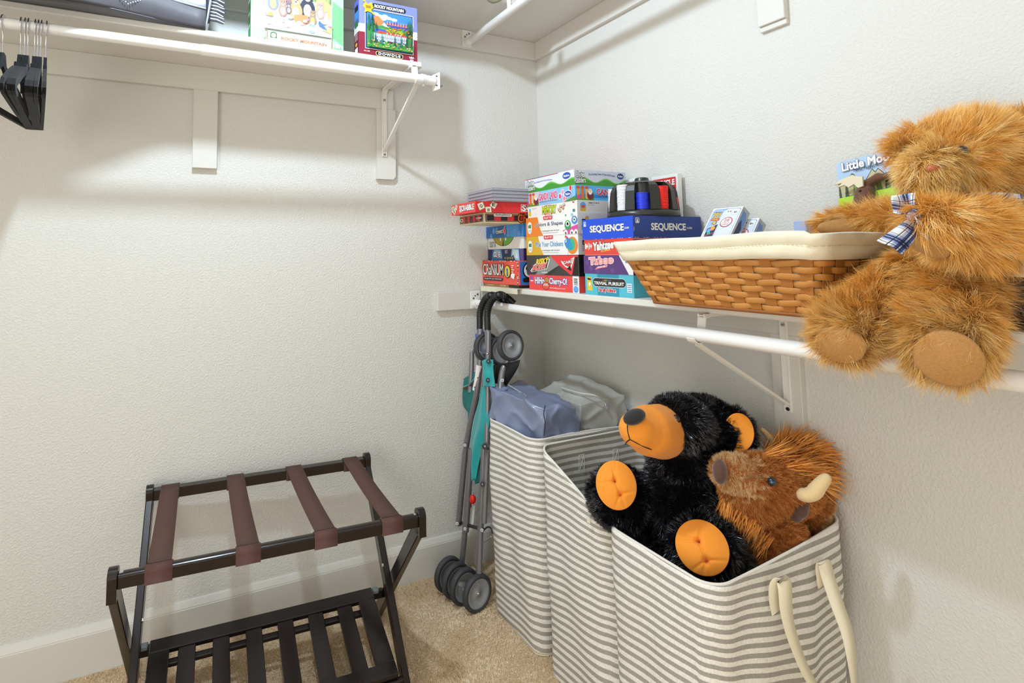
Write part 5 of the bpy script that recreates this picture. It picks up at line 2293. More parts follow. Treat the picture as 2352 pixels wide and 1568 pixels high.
ng = at(1335, 948, 'y', -.50)
gt = thing('zipped_bag', 'light grey nylon zipped bag behind the slate one in the far hamper', 'bag', (ng.x, ng.y, .6), 'zipped bags in the far hamper')
V, F = soft_box(corners((ng.x - .03, -.525), (-.045, -.53), (ng.x - .04, -.30), .56, (.15, .175, .165, .2)), 40, .012, 9, .14, 12)
mb = MB()
mb.add(V, F, GREYBAG, True)
mb.build('bag_body', gt)
mb = MB()
mb.tube(spl([at(1290, 890, 'z', .742), at(1330, 902, 'z', .742), at(1366, 908, 'z', .742), at(1388, 922, 'y', -.53), at(1393, 940, 'y', -.535)], 5), .0026, mat('pale_zip', 'd6d4cc', .5), 8)
mb.box(at(1393, 936, 'y', -.54), (.006, .006, .01), CHROME)
mb.build('zip', gt)

# ================================================================ plush animals
def R_(px, d):
    return px * d / FOC


def disc_pad(mb, c, n, up, ra, rb, dome, m, pucker=(), nr=14, na=40):
    """domed oval pad facing n with stitched pucker dimples (a,b,depth)"""
    c, n = Vector(c), Vector(n).normalized()
    v = (Vector(up) - n * Vector(up).dot(n)).normalized()
    u = v.cross(n)
    V = [c + n * dome]
    V[0] = None
    pts = []

    def h(a, b):
        r2 = a * a + b * b
        z = dome * (1 - r2)
        for (pa, pb, dp, rays) in pucker:
            dd = math.hypot(a - pa, b - pb)
            z -= dp * math.exp(-(dd / .13) ** 2)
            for (ea, eb) in rays:
                ex, ey = ea - pa, eb - pb
                t = ((a - pa) * ex + (b - pb) * ey) / (ex * ex + ey * ey)
                t = max(0, min(1, t))
                q = math.hypot(a - pa - ex * t, b - pb - ey * t)
                z -= dp * .55 * (1 - .75 * t) * math.exp(-(q / .05) ** 2)
        return z
    V = [c + n * h(0, 0)]
    for i in range(1, nr + 1):
        r = i / nr
        for k in range(na):
            a = 2 * math.pi * k / na
            x, y = r * math.cos(a), r * math.sin(a)
            V.append(c + u * x * ra + v * y * rb + n * h(x, y))
    for k in range(na):
        a = 2 * math.pi * k / na
        V.append(c + u * math.cos(a) * ra * .97 + v * math.sin(a) * rb * .97 - n * .012)
    F = [(0, 1 + k, 1 + (k + 1) % na) for k in range(na)]
    for i in range(nr):
        for k in range(na):
            F.append((1 + i * na + k, 1 + (i + 1) * na + k, 1 + (i + 1) * na + (k + 1) % na, 1 + i * na + (k + 1) % na))
    mb.add(V, F, m, True)
    return u, v


def pad_keep(c, n, up, ra, rb, thick=.04):
    c, n = np.array(Vector(c)), np.array(Vector(n).normalized())
    v = np.array(Vector(up)) - n * float(np.dot(np.array(Vector(up)), n))
    v /= np.linalg.norm(v)
    u = np.cross(v, n)

    def f(P):
        q = P - c
        return ~(((q @ u / ra) ** 2 + (q @ v / rb) ** 2 < 1) & (np.abs(q @ n) < thick))
    return f


camv = Vector(CAM)


def surf(o_me, px, py, lift=.001):
    """first point of a mesh seen at a pixel"""
    from mathutils.bvhtree import BVHTree
    key = o_me.name
    if key not in _BV:
        _BV[key] = BVHTree.FromPolygons([v.co.copy() for v in o_me.vertices], [tuple(p.vertices) for p in o_me.polygons])
    dirn = (at(px, py, d=1) - camv).normalized()
    h = _BV[key].ray_cast(camv, dirn)
    return (h[0] - dirn * lift) if h[0] else at(px, py, d=1.25)


_BV = {}

# ---------------------------------------------------------------- golden teddy
GOLD = mat('gold_fur', 'c48f42', .65, spec=.3, attr=('b8742a', 'e6a040', 'f8bc5c', 'ffd486', 'ffecba'))
GOLDL = mat('gold_fur_muzzle', 'd8ac66', .65, spec=.3, attr=('c88c3c', 'ecb85e', 'f8d088', 'ffe8b8'))
GSKIN = mat('gold_skin', '9c6a2c', .9, spec=.1)
SUEDE = mat('tan_suede', 'b28148', .9, sheen=.15, vary=(.3, 420), bump=(.5, 420, .001))
teddy = thing('teddy_bear', 'huge golden shaggy teddy bear with a plaid bow sitting on the right shelf', 'stuffed toy', at(2170, 640, d=1.0))
P_ = lambda x, y, d: at(x, y, d=d)
prims = [
    ('b', P_(2250, 366, .985), (.076, .076, .068)),
    ('b', P_(2206, 345, .95), (.052, .052, .050)),
    ('c', [P_(2190, 388, .92), P_(2138, 392, .88), P_(2128, 400, .865)], [.038, .034, .029]),
    ('c', [P_(2112, 316, .985), P_(2090, 330, .975), P_(2082, 358, .965), P_(2092, 384, .96)], [.013, .018, .017, .013]),
    ('c', [P_(2322, 296, 1.02), P_(2345, 278, 1.02), P_(2372, 300, 1.02)], [.014, .018, .016]),
    ('b', P_(2215, 575, 1.03), (.060, .066, .112)),
    ('c', [P_(2230, 470, 1.0), P_(2210, 540, 1.0)], [.048, .062]),
    # near arm across the belly
    ('c', [P_(2300, 490, 1.0), P_(2352, 530, .93), P_(2290, 532, .86), P_(2210, 530, .81), P_(2150, 512, .795)], [.034, .034, .034, .033, .027]),
    # far arm over the basket rim
    ('c', [P_(2130, 500, 1.02), P_(2050, 502, 1.08), P_(1975, 506, 1.14), P_(1905, 518, 1.19)], [.026, .024, .023, .020]),
    # legs hanging over the shelf edge
    ('c', [P_(2150, 625, 1.0), P_(2075, 645, .97), P_(2015, 690, .94), P_(1968, 735, .92)], [.044, .040, .036, .034]),
    ('c', [P_(1958, 746, .92), P_(1940, 768, .895)], [.037, .036]),
    ('c', [P_(2235, 635, .98), P_(2200, 665, .90), P_(2184, 705, .86)], [.046, .045, .043]),
    ('c', [P_(2180, 745, .835), P_(2176, 790, .815)], [.045, .042]),
]
me = blob_mesh(prims, .0055, 4)
camv = Vector(CAM)


def toward(p):
    return (camv - Vector(p)).normalized()


pads = []
c1 = P_(2178, 824, .772)
n1 = (toward(c1) + Vector((.0, .05, -.28))).normalized()
pads.append((c1, n1, (.12, 0, 1), R_(62, .77), R_(64, .77)))
c2 = P_(1927, 794, .865)
n2 = (toward(c2) + Vector((-.25, .25, -.45))).normalized()
pads.append((c2, n2, (-.35, .0, 1), R_(50, .86), R_(42, .86)))
c3 = P_(2128, 556, .788)
n3 = (toward(c3) + Vector((-.5, .3, -.7))).normalized()
pads.append((c3, n3, (.8, -.3, .7), R_(48, .79), R_(30, .79)))
c4 = P_(1950, 524, 1.128)
n4 = (toward(c4) + Vector((0, 0, -.5))).normalized()
pads.append((c4, n4, (0, 0, 1), R_(62, 1.12), R_(20, 1.12)))
keeps = [pad_keep(c, n, u, a * .86, b * .80) for c, n, u, a, b in pads]
snout = np.array(P_(2128, 392, .835))
muz = np.array(P_(2125, 390, .87))
eyep = np.array(P_(2208, 349, .885))
headc = np.array(P_(2248, 372, .985))
body = add_mesh('body', me, GSKIN, teddy)
CAMA = np.array(CAM)


def keepg(P, N):
    k = np.ones(len(P), bool)
    for f in keeps:
        k &= f(P)
    k &= np.linalg.norm(P - np.array(P_(2143, 388, .83)), axis=1) > .010
    k &= ~((P[:, 2] < 1.0865) & (P[:, 0] > -.30))
    return k


def combg(P, N):
    c = np.tile(np.array([-.25, -.15, -.75]), (len(P), 1))
    dh = np.linalg.norm(P - headc, axis=1)
    w = np.clip((.17 - dh) / .06, 0, 1)[:, None]
    rad = unit(P - snout)
    c = c * (1 - w) + (rad * .9 + np.array([0, 0, -.15])) * w
    for cc in (pads[0], pads[1]):       # feet: pile bursts away from the sole
        q = P - np.array(cc[0])
        d = np.linalg.norm(q, axis=1)
        w = np.clip((.13 - d) / .04, 0, 1)[:, None]
        c = c * (1 - w) + (unit(q) * .5 + np.array(cc[1]) * .75) * w
    return c


fur('fur', me, [GOLD, GOLDL], body, 14000, 25, .029, .00075, .0085, seed=11, keep=keepg, combfn=combg, lift=.7, wild=1.0, clump=.8, curl=.55,
    lenvar=.35, segs=3, flow=22, matfn=lambda P: ((np.linalg.norm(P - muz, axis=1) < .070) | (np.linalg.norm(P - np.array(pads[0][0]), axis=1) < .085) | (np.linalg.norm(P - np.array(pads[1][0]), axis=1) < .075)).astype(int),
    lenfn=lambda P: 1 - .35 * (np.linalg.norm(P - muz, axis=1) < .05) - .3 * (np.linalg.norm(P - eyep, axis=1) < .022))
for (c, n, u, a, b), nm in zip(pads, ('foot_pad', 'foot_pad', 'paw_pad', 'paw_pad')):
    mb = MB()
    disc_pad(mb, c, n, u, a, b, a * .22, SUEDE)
    mb.build(nm, teddy)
mb = MB()
nc = P_(2141, 387, .836)
Rn = Matrix.Rotation(.5, 3, 'X')
mb.ball(nc, (.008, .008, .006), mat('nose_brown', 'b0623c', .4, spec=.5), 16)
mb.build('nose', teddy)
mb = MB()
mb.tube(spl([P_(2142, 394, .834), P_(2141, 415, .838), P_(2146, 440, .850)], 5), .0012, mat('brown_thread', '6a4020', .8), 6)
mb.tube(spl([P_(2142, 410, .838), P_(2160, 420, .842), P_(2175, 426, .852)], 5), .0010, mat('brown_thread', '6a4020', .8), 6)
mb.build('stitched_mouth', teddy)
mb = MB()
mb.ball(surf(me, 2208, 347, .021), .0088, mat('eye_glass', '0b0c12', .06, spec=1), 18)
mb.build('eye', teddy)


# plaid bow
def plaid_material():
    m = mat('blue_plaid', 'e8ecf4', .8)
    nt = m.node_tree
    b = nt.nodes['Principled BSDF']
    an = nt.nodes.new('ShaderNodeAttribute')
    an.attribute_name = 'UVMap'
    sp = nt.nodes.new('ShaderNodeSeparateXYZ')
    nt.links.new(an.outputs['Vector'], sp.inputs[0])

    def band(out, stops):
        fr = nt.nodes.new('ShaderNodeMath')
        fr.operation = 'FRACT'
        nt.links.new(out, fr.inputs[0])
        rp = nt.nodes.new('ShaderNodeValToRGB')
        rp.color_ramp.interpolation = 'CONSTANT'
        e = rp.color_ramp.elements
        e[0].position, e[0].color = stops[0][0], (*lin(stops[0][1]), 1)
        e[1].position, e[1].color = stops[-1][0], (*lin(stops[-1][1]), 1)
        for p, c in stops[1:-1]:
            x = e.new(p)
            x.color = (*lin(c), 1)
        nt.links.new(fr.outputs[0], rp.inputs[0])
        return rp.outputs[0]
    st = [(0, 'f4f6fa'), (.20, '20242c'), (.225, 'f4f6fa'), (.27, 'b4bedd'), (.36, '41528c'), (.42, '0c1024'), (.45, 'b4bedd'), (.5, '0c1024'), (.53, '41528c'),
          (.6, 'b4bedd'), (.70, 'f4f6fa'), (.78, '20242c'), (.805, 'f4f6fa')]
    mx = nt.nodes.new('ShaderNodeMix')
    mx.data_type = 'RGBA'
    mx.blend_type = 'MULTIPLY'
    mx.inputs[0].default_value = 1
    nt.links.new(band(sp.outputs[0], st), mx.inputs[6])
    nt.links.new(band(sp.outputs[1], st), mx.inputs[7])
    nt.links.new(mx.outputs[2], b.inputs['Base Color'])
    return m


PLAID = plaid_material()


def cloth_patch(name, parent, corners4, nu, nv, sag, wav, uvs, seed=0, th=.0014):
    """quad patch a,b,c,d with waves, plaid coordinates in metres/uvs"""
    a, b, c, d = [Vector(q) for q in corners4]
    nn = (b - a).cross(d - a).normalized()
    lu, lv = (b - a).length, (d - a).length
    V, UV = [], []
    for j in range(nv + 1):
        for i in range(nu + 1):
            u, v = i / nu, j / nv
            p = (a * (1 - u) + b * u) * (1 - v) + (d * (1 - u) + c * u) * v
            p += nn * (sag * math.sin(math.pi * u) * math.sin(math.pi * v) + wav * math.sin(u * 7 + seed) * math.cos(v * 5 + seed))
            V.append(p)
            UV.append((u * lu / uvs, v * lv / uvs))
    F = [(j * (nu + 1) + i, j * (nu + 1) + i + 1, (j + 1) * (nu + 1) + i + 1, (j + 1) * (nu + 1) + i) for j in range(nv) for i in range(nu)]
    mb = MB()
    mb.add(V, F, PLAID, True)
    o = mb.build(name, parent, solid=th)
    lay = o.data.uv_layers.new(name='UVMap')
    for lp, l_ in zip(o.data.loops, lay.data):
        l_.uv = UV[lp.vertex_index]
    return o


bow = thing('plaid_bow', 'blue and white plaid ribbon bow tied at the golden bear neck', 'ribbon bow', P_(2085, 500, .86))
cloth_patch('bow_tail', bow, [P_(2086, 503, .80), P_(2120, 524, .795), P_(2074, 583, .775), P_(2016, 551, .785)], 18, 20, -.006, .002, .034, 1)
cloth_patch('bow_loop', bow, [P_(2048, 450, .84), P_(2104, 442, .815), P_(2098, 502, .815), P_(2050, 488, .835)], 16, 16, .010, .0025, .034, 2)
cloth_patch('bow_tail', bow, [P_(2100, 496, .79), P_(2116, 510, .785), P_(2136, 552, .775), P_(2116, 540, .78)], 8, 12, .002, .002, .034, 5)
cloth_patch('neck_band', bow, [P_(2170, 438, .84), P_(2350, 446, .87), P_(2360, 476, .86), P_(2170, 470, .835)], 34, 10, .010, .004, .034, 3)
mb = MB()
mb.ball(P_(2100, 498, .80), (.010, .010, .012), PLAID, 14)
o = mb.build('bow_knot', bow)
lay = o.data.uv_layers.new(name='UVMap')
for lp, l_ in zip(o.data.loops, lay.data):
    v_ = o.data.vertices[lp.vertex_index].co
    l_.uv = (v_.x / .03, v_.z / .03)

# ---------------------------------------------------------------- black bear
BLK = mat('black_fur', '0c0b0d', .25, spec=.8, attr=('060607', '0e0e12', '1c1c22', '3c3c46'))  # palest grey paints glints into some strands
BSKIN = mat('black_skin', '060607', .9, spec=.1)
ORG = mat('orange_plush', 'f2962c', .85, sheen=.12, vary=(.06, 30), bump=(.25, 400, .0006))
bear = thing('black_bear', 'black plush bear with orange muzzle and feet lying in the nearest hamper', 'stuffed toy', P_(1560, 1150, 1.38))
pr = [
    ('b', P_(1606, 1000, 1.42), (.108, .108, .098)),
    ('b', P_(1560, 975, 1.36), (.075, .080, .070)),
    ('b', P_(1565, 1040, 1.38), (.080, .080, .075)),
    ('b', P_(1555, 1170, 1.40), (.095, .10, .12)),
    ('b', P_(1565, 1110, 1.40), (.085, .085, .09)),
    ('b', P_(1600, 1260, 1.36), (.11, .10, .11)),
    ('c', [P_(1520, 1200, 1.40), P_(1460, 1170, 1.42), P_(1422, 1143, 1.41)], [.05, .064, .077]),
    ('c', [P_(1600, 1270, 1.32), P_(1620, 1259, 1.275)], [.074, .078]),
    ('c', [P_(1664, 962, 1.39), P_(1690, 950, 1.375), P_(1716, 976, 1.37), P_(1726, 1014, 1.37)], [.014, .016, .017, .014]),
]
bme = blob_mesh(pr, .0055, 4)
bbody = add_mesh('body', bme, BSKIN, bear)
f1 = P_(1415, 1113, 1.352)
fn1 = (toward(f1) + Vector((-.05, 0, .15))).normalized()
f2 = P_(1612, 1256, 1.212)
fn2 = (toward(f2) + Vector((-.12, 0, .18))).normalized()
e1 = P_(1697, 992, 1.33)
en1 = (toward(e1) + Vector((.2, 0, 0))).normalized()
mzc = P_(1497, 992, 1.285)
bp = [(f1, fn1, (0, 0, 1), R_(45, 1.345), R_(52, 1.345)), (f2, fn2, (.2, 0, 1), R_(57, 1.2), R_(57, 1.2)), (e1, en1, (.25, 0, 1), R_(31, 1.33), R_(42, 1.33))]
bk_ = [pad_keep(c, n, u, a * .98, b * .98, .05) for c, n, u, a, b in bp[:2]]
mzA = np.array(mzc)


def keepb(P, N):
    k = np.ones(len(P), bool)
    for f in bk_:
        k &= f(P)
    k &= np.linalg.norm(P - mzA, axis=1) > .064
    k &= P[:, 2] > .42
    return k


fur('fur', bme, BLK, bbody, 12000, 14, .011, .0011, .0055, seed=21, keep=keepb, comb=(.2, .1, -.35), lift=1.0, wild=.8, clump=.5, curl=.5, lenvar=.3, segs=2, flow=30)
for (c, n, u, a, b), nm, pk in zip(bp[:2], ('foot_pad', 'foot_pad'), (((-.05, .12, .007, ((0, 1), (-1, -.05), (-.2, .95), (.2, -.38))), (.2, -.38, .007, ((1, -.15), (-.1, -1), (.45, -.85)))), ((-.12, .15, .008, ((-.1, 1), (-1, .25), (-.9, -.1), (.22, -.42))), (.22, -.42, .008, ((1, -.15), (.15, -1), (.6, -.9), (-.3, -1)))))):
    mb = MB()
    disc_pad(mb, c, n, u, a, b, a * .36, ORG, pk, 40, 110)
    mb.build(nm, bear)
mb = MB()
disc_pad(mb, e1, en1, (.25, 0, 1), bp[2][3], bp[2][4], -.006, ORG, ((0, 0, .003, ((-.3, -1), (-.2, .9))),))
mb.build('ear_lining', bear)
# muzzle: one smooth tapered ball pointing to the upper left
mvec = (P_(1440, 985, 1.22) - P_(1540, 985, 1.34)).normalized()
mme = blob_mesh([('c', [P_(1516, 990, 1.335), P_(1490, 988, 1.285), P_(1464, 985, 1.25)], [.063, .057, .041])], .004, 6)
muzz = add_mesh('muzzle', mme, ORG, bear)
mb = MB()
uN = Vector((ROT[0][0], ROT[0][1], 0)).normalized()
Rm = Matrix.Rotation(math.radians(20), 3, 'Z')
mb.ball(P_(1457, 957, 1.222), (.026, .014, .017), mat('nose_felt', '17161a', .75, sheen=.4), 20, Matrix(((uN.x, uN.y, 0), (-uN.y, uN.x, 0), (0, 0, 1))).transposed() @ Matrix.Rotation(-.35, 3, 'Y'))
mb.build('nose', muzz)


mb = MB()
THB = mat('black_thread', '101012', .7)
for L in ([(1441, 972), (1441, 985), (1444, 1000), (1447, 1009)], [(1447, 1009), (1440, 1014), (1436, 1020)], [(1447, 1009), (1462, 1017), (1480, 1026), (1496, 1032)]):
    mb.tube(spl([surf(mme, *q) for q in L], 4), .0011, THB, 6)
mb.build('stitched_mouth', muzz)
mb = MB()
mb.ball(surf(bme, 1553, 962, .010), .0100, mat('eye_brown', '1c0e0a', .05, spec=1), 18)
mb.build('eye', bear)

# ---------------------------------------------------------------- bison
BRN = mat('bison_fur', '8a4a20', .6, spec=.3, attr=('7a3c18', 'a85c26', 'cc823c', 'e8b070'))
TAN = mat('bison_tan_fur', 'b98550', .6, spec=.3, attr=('b07a42', 'd29e60', 'e6be8a', 'f4deb4'))
YARN = mat('rust_yarn', 'b0622a', .75, spec=.2, attr=('cc7a30', 'ec9844', 'fab462', 'ffcc88'))
NSK = mat('bison_skin', 'a05a28', .9)
bis = thing('bison_plush', 'brown plush bison with shaggy orange mane and cream horns in the nearest hamper', 'stuffed toy', P_(1800, 1200, 1.3))
pr = [
    ('b', P_(1800, 1112, 1.31), (.078, .078, .072)),
    ('c', [P_(1780, 1110, 1.29), P_(1720, 1095, 1.27), P_(1676, 1085, 1.27)], [.066, .052, .040]),
    ('c', [P_(1740, 1150, 1.28), P_(1690, 1130, 1.28)], [.050, .036]),
    ('b', P_(1838, 1062, 1.36), (.066, .066, .056)),
    ('c', [P_(1842, 1120, 1.34), P_(1850, 1190, 1.35), P_(1840, 1245, 1.36)], [.058, .058, .058]),
    ('c', [P_(1800, 1230, 1.27), P_(1790, 1290, 1.27)], [.050, .045]),
]
ime = blob_mesh(pr, .005, 4)
ibody = add_mesh('body', ime, NSK, bis)
nz_ = P_(1654, 1083, 1.235)
nzA = np.array(nz_)
mu = np.array(P_(1690, 1085, 1.25))
neck = np.array(P_(1885, 1190, 1.33))
maneC = np.array(P_(1835, 1030, 1.36))


def pix(P):
    q = (P - CAMA) @ ROT.T
    return PX + FOC * q[:, 0] / q[:, 2], PY - FOC * q[:, 1] / q[:, 2]


def inmane(P):
    x, y = pix(P)
    return (y < 1075 - .0 * x + np.where(x > 1800, .55 * (x - 1800), 0) - np.where(x < 1745, 60, 0) - 25 * (x < 1790)) & (x > 1725)


def inbeard(P):
    x, y = pix(P)
    return (y > 1128 + .66 * (x - 1640)) & (x < 1775) & (y < 1240)


fur('fur', ime, [BRN, TAN], ibody, 12000, 15, .0078, .0009, .0050, seed=31, keep=lambda P, N: (np.linalg.norm(P - nzA, axis=1) > .024) & (P[:, 2] > .42) & ((P[:, 1] > -1.195) | (P[:, 2] > .575)), comb=(.4, .1, -.3), lift=.9, wild=.7,
    clump=.5, curl=.4, segs=2, flow=26, matfn=lambda P: ((np.linalg.norm(P - mu, axis=1) < .055 + .012 * np.sin(P[:, 2] * 300)) | (np.linalg.norm(P - neck, axis=1) < .05)).astype(int))


def cmb_mane(P, N):
    x, y = pix(P)
    right, upv = np.array(ROT[0]), np.array([0, 0, 1.])
    a = ((x - 1735) / 180)[:, None]
    return right * (1.1 + .5 * a) + upv * (.45 - 1.35 * a)


fur('mane', ime, YARN, bis, 2200, 4, .050, .0021, .006, seed=41, keep=lambda P, N: inmane(P), combfn=cmb_mane, lift=.42, wild=.35, clump=.15, curl=.25, lenvar=.3, segs=4, flow=12)
fur('beard', ime, YARN, bis, 5200, 4, .034, .0021, .006, seed=43, keep=lambda P, N: inbeard(P), comb=tuple(-np.array(ROT[0]) * .35 + np.array([0, 0, -1.0])), lift=.5, wild=.3, clump=.15, curl=.3, lenvar=.3, segs=4, flow=12)
mb = MB()
mb.ball(nz_, (.019, .015, .027), mat('nose_suede', '5a3c34', .9, sheen=.4, bump=(.3, 300, .001)), 20, Matrix.Rotation(.35, 3, 'Z'))
mb.build('nose', bis)
HORN = mat('horn_plush', 'e8cc98', .85, sheen=.3, bump=(.3, 60, .002))
mb = MB()
hp = spl([P_(1828, 1125, 1.26), P_(1845, 1136, 1.22), P_(1866, 1133, 1.205), P_(1882, 1115, 1.20), P_(1897, 1098, 1.20)], 4)
mb.tube(hp, [.012 + .0035 * math.sin(min(1, i / 10) * 1.5) - .004 * max(0, (i - 10) / 6) for i in range(len(hp))], HORN, 16)
mb.ball(hp[-1], .0105, HORN, 14)
mb.ball(hp[0], .013, HORN, 14)
mb.build('horn', bis)
mb = MB()
hq = spl([P_(1772, 1010, 1.40), P_(1756, 992, 1.40), P_(1746, 984, 1.40)], 3)
mb.tube(hq, [.009 - .0007 * i for i in range(len(hq))], HORN, 12)
mb.build('horn', bis)
mb = MB()
EARB = mat('ear_brown', '57382e', .9, sheen=.4)
eme = blob_mesh([('c', [P_(1846, 1152, 1.245), P_(1838, 1172, 1.235), P_(1829, 1188, 1.24)], [.013, .017, .011])], .003, 3)
eo = add_mesh('ear', eme, EARB, bis)
mb = MB()
ep = surf(ime, 1773, 1106, .008)
mb.ball(ep, .0095, mat('eye_blue', '0a2a38', .04, spec=1), 20)
mb.build('eye', bis)

# ================================================================ folded umbrella stroller
STEEL = mat('grey_tube', '87858a', .35, .55)
RUB = mat('rubber', '3a3b3f', .6)
HUB = mat('grey_hub', '9a9ea4', .35, .3)
BLKP = mat('black_grip', '17181a', .35, spec=.5)
TEAL = mat('teal_nylon', '129a9c', .55, sheen=.3, bump=(.3, 40, .004))
TEALD = mat('teal_lining', '0c6f6c', .6)
st = thing('folded_stroller', 'folded umbrella stroller with teal fabric leaning in the corner', 'stroller', (-.49, -.17, 0))


def sx(py):
    return -.402 - .088 * (py - 700) / 650


def S_(px, py, dx=0):
    return at(px, py, 'x', sx(py) + dx)


def wheel(c, ax, r, w, name='wheel'):
    c, ax = Vector(c), Vector(ax).normalized()
    mb = MB()
    mb.lathe([(r * .80, -w / 2), (r * .93, -w / 2), (r, -w * .28), (r, w * .28), (r * .93, w / 2), (r * .80, w / 2), (r * .78, 0), (r * .80, -w / 2)], RUB, c, ax, 40)
    o = mb.build(name, st)
    mb = MB()
    mb.lathe([(0, w * .30), (r * .14, w * .30), (r * .16, w * .18), (r * .55, w * .12), (r * .62, w * .34), (r * .76, w * .42), (r * .80, w * .42), (r * .80, -w * .42), (r * .62, -w * .34), (r * .55, -w * .12), (0, -w * .12)], HUB, c, ax, 36)
    mb.lathe([(0, w * .46), (r * .05, w * .46), (r * .08, w * .36), (r * .08, w * .2)], CHROME, c, ax, 16)
    h = mb.build('hub', o)
    return o


AX = (.2, -.98, 0)
WR_ = .0605
for px_, py_ in ((1030, 1318), (1048, 1333), (1066, 1346), (1096, 1361)):
    c = at(px_, py_, 'z', WR_)
    wheel(c, AX, WR_, .021)
for px_, py_, dx in ((1118, 797, .02), (1150, 806, .06), (1172, 793, .04)):
    wheel(S_(px_, py_, dx), (.05, -.99, .1), .054, .024)
# brake levers
for px_, py_ in ((1020, 1312), (1060, 1338)):
    mb = MB()
    c = at(px_, py_, 'x', -.535)
    mb.prism([(-.022, .002), (-.006, .008), (.012, .004), (.012, -.012), (-.006, -.006)], c, (ROT[0][0], ROT[0][1], 0), (0, 0, 1), .01, mat('lever_silver', 'aeb4b8', .3, .7))
    mb.build('brake_lever', st)
    mb = MB()
    mb.tube([c + Vector((.01, -.012, -.03)), c + Vector((.01, .016, -.03))], .006, CHROME, 10)
    mb.build('axle', st)


def tubes(name, pts, r, m=STEEL, k=6, dxs=None):
    mb = MB()
    mb.tube(spl([S_(*p) for p in pts], k), r, m, 16)
    return mb.build(name, st)


tubes('front_leg', [(1061, 1290), (1066, 1240), (1073, 1150), (1082, 1030)], .0105)
tubes('front_leg', [(1100, 1318), (1103, 1230), (1108, 1120), (1112, 1022)], .0105)
tubes('main_tube', [(1053, 1205), (1060, 1130), (1070, 1030), (1084, 955), (1095, 900), (1101, 850), (1104, 800)], .0112)
tubes('main_tube', [(1070, 1220), (1076, 1130), (1082, 1030)], .0112)
tubes('main_tube', [(1118, 1020), (1120, 940), (1121, 860), (1122, 760)], .0100)
tubes('side_strut', [(1084, 808), (1083, 850), (1080, 900)], .0095)
tubes('rear_leg', [(1112, 1200), (1118, 1060), (1122, 1030)], .0095)
mb = MB()
mb.tube(spl([S_(1174, 800, .055), S_(1165, 832, .045), S_(1156, 848, .03), S_(1151, 872, .02), S_(1149, 900, .01)], 6), .0115, STEEL, 16)
mb.build('rear_leg', st)
tubes('upper_tube', [(1103, 830), (1103, 790), (1103.5, 755)], .0118)
mb = MB()
mb.tube(spl([S_(1092, 895, -.002), S_(1097, 870, -.002), S_(1101, 838, -.002)], 6), .0120, mat('white_label', 'e9e6e2', .6), 16)
o = mb.build('safety_label', st)
for i in range(9):
    mb = MB()
    a = S_(1090 + i * .9, 889 - i * 5, -.0145)
    mb.box(a, (.0006, .006, .0035), mat('label_print', '55504e', .7))
    mb.build('label_line', o) if i < 1 else None
for pts, gx in (([(1102, 757), (1102, 730), (1103, 716), (1108, 700), (1116, 686), (1130, 678)], 0), ([(1120, 758), (1119, 730), (1120, 714), (1125, 698), (1134, 684), (1148, 677)], 1)):
    base = [S_(*p) for p in pts]
    top = base[-1]
    # over the rod and down behind it
    if gx == 0:
        extra = [at(1146, 684, 'x', -.318), at(1158, 692, 'x', -.300), at(1166, 700, 'x', -.29)]
    else:
        extra = [at(1160, 681, 'x', -.318), at(1172, 689, 'x', -.300), at(1180, 697, 'x', -.29)]
    path = spl(base + extra, 7)
    mb = MB()
    mb.tube(path, [.0122 if i < 9 else .0118 for i in range(len(path))], BLKP, 18)
    L = len(path)
    for i in range(9, L - 1, 2):      # ribs of the foam grip
        t_ = (path[i + 1] - path[i - 1]).normalized()
        mb.tube([path[i] - t_ * .0022, path[i], path[i] + t_ * .0022], [.0122, .0140, .0122], BLKP, 18)
    mb.build('handle_grip', st)
    mb = MB()
    mb.tube([S_(pts[0][0], 790), S_(pts[0][0], 756)], .0108, STEEL, 16)
    mb.build('handle_tube', st)
mb = MB()
mb.box(S_(1103, 812), (.03, .034, .036), STEEL, None, .005)
mb.tube([S_(1088, 806), S_(1122, 812)], .006, STEEL, 10)
for q in ((1102, 808), (1120, 812), (1085, 804)):
    mb.ball(S_(q[0], q[1], -.014), .005, CHROME, 12)
mb.build('hinge_clamp', st)
for q, r in (((1122, 830), .0075), ((1121, 873), .0075), ((1114, 1025), .010), ((1108, 1112), .0075), ((1050, 1202), .005), ((1068, 1214), .005), ((1107, 1217), .005), ((1068, 1022), .005), ((1154, 873), .005)):
    mb = MB()
    mb.tube([S_(q[0], q[1], -.010), S_(q[0], q[1], -.019)], r * 1.1, BLKP if r > .006 else SCREW, 14)
    mb.ball(S_(q[0], q[1], -.019), r * .5, SCREW, 12)
    mb.build('rivet', st)


# teal seat cloth folded between the tubes
def sheet(pl, pr, m, name, wav=.004, dxl=0, dxr=0, nseed=0):
    L, R2 = spl([S_(p[0], p[1], dxl) for p in pl], 5), spl([S_(p[0], p[1], dxr) for p in pr], 5)
    n = min(len(L), len(R2))
    mb = MB()

    def fn(u, v):
        k = min(n - 1, int(round(v * (n - 1))))
        p = L[k].lerp(R2[k], u)
        b = math.sin(math.pi * u)
        return tuple(p + Vector((-b * .012 - wav * math.sin(u * 9 + v * 4 + nseed), 0, wav * math.sin(v * 11 + nseed) * b)))
    mb.grid(fn, 14, n - 1, m)
    return mb.build(name, st, solid=.0022)


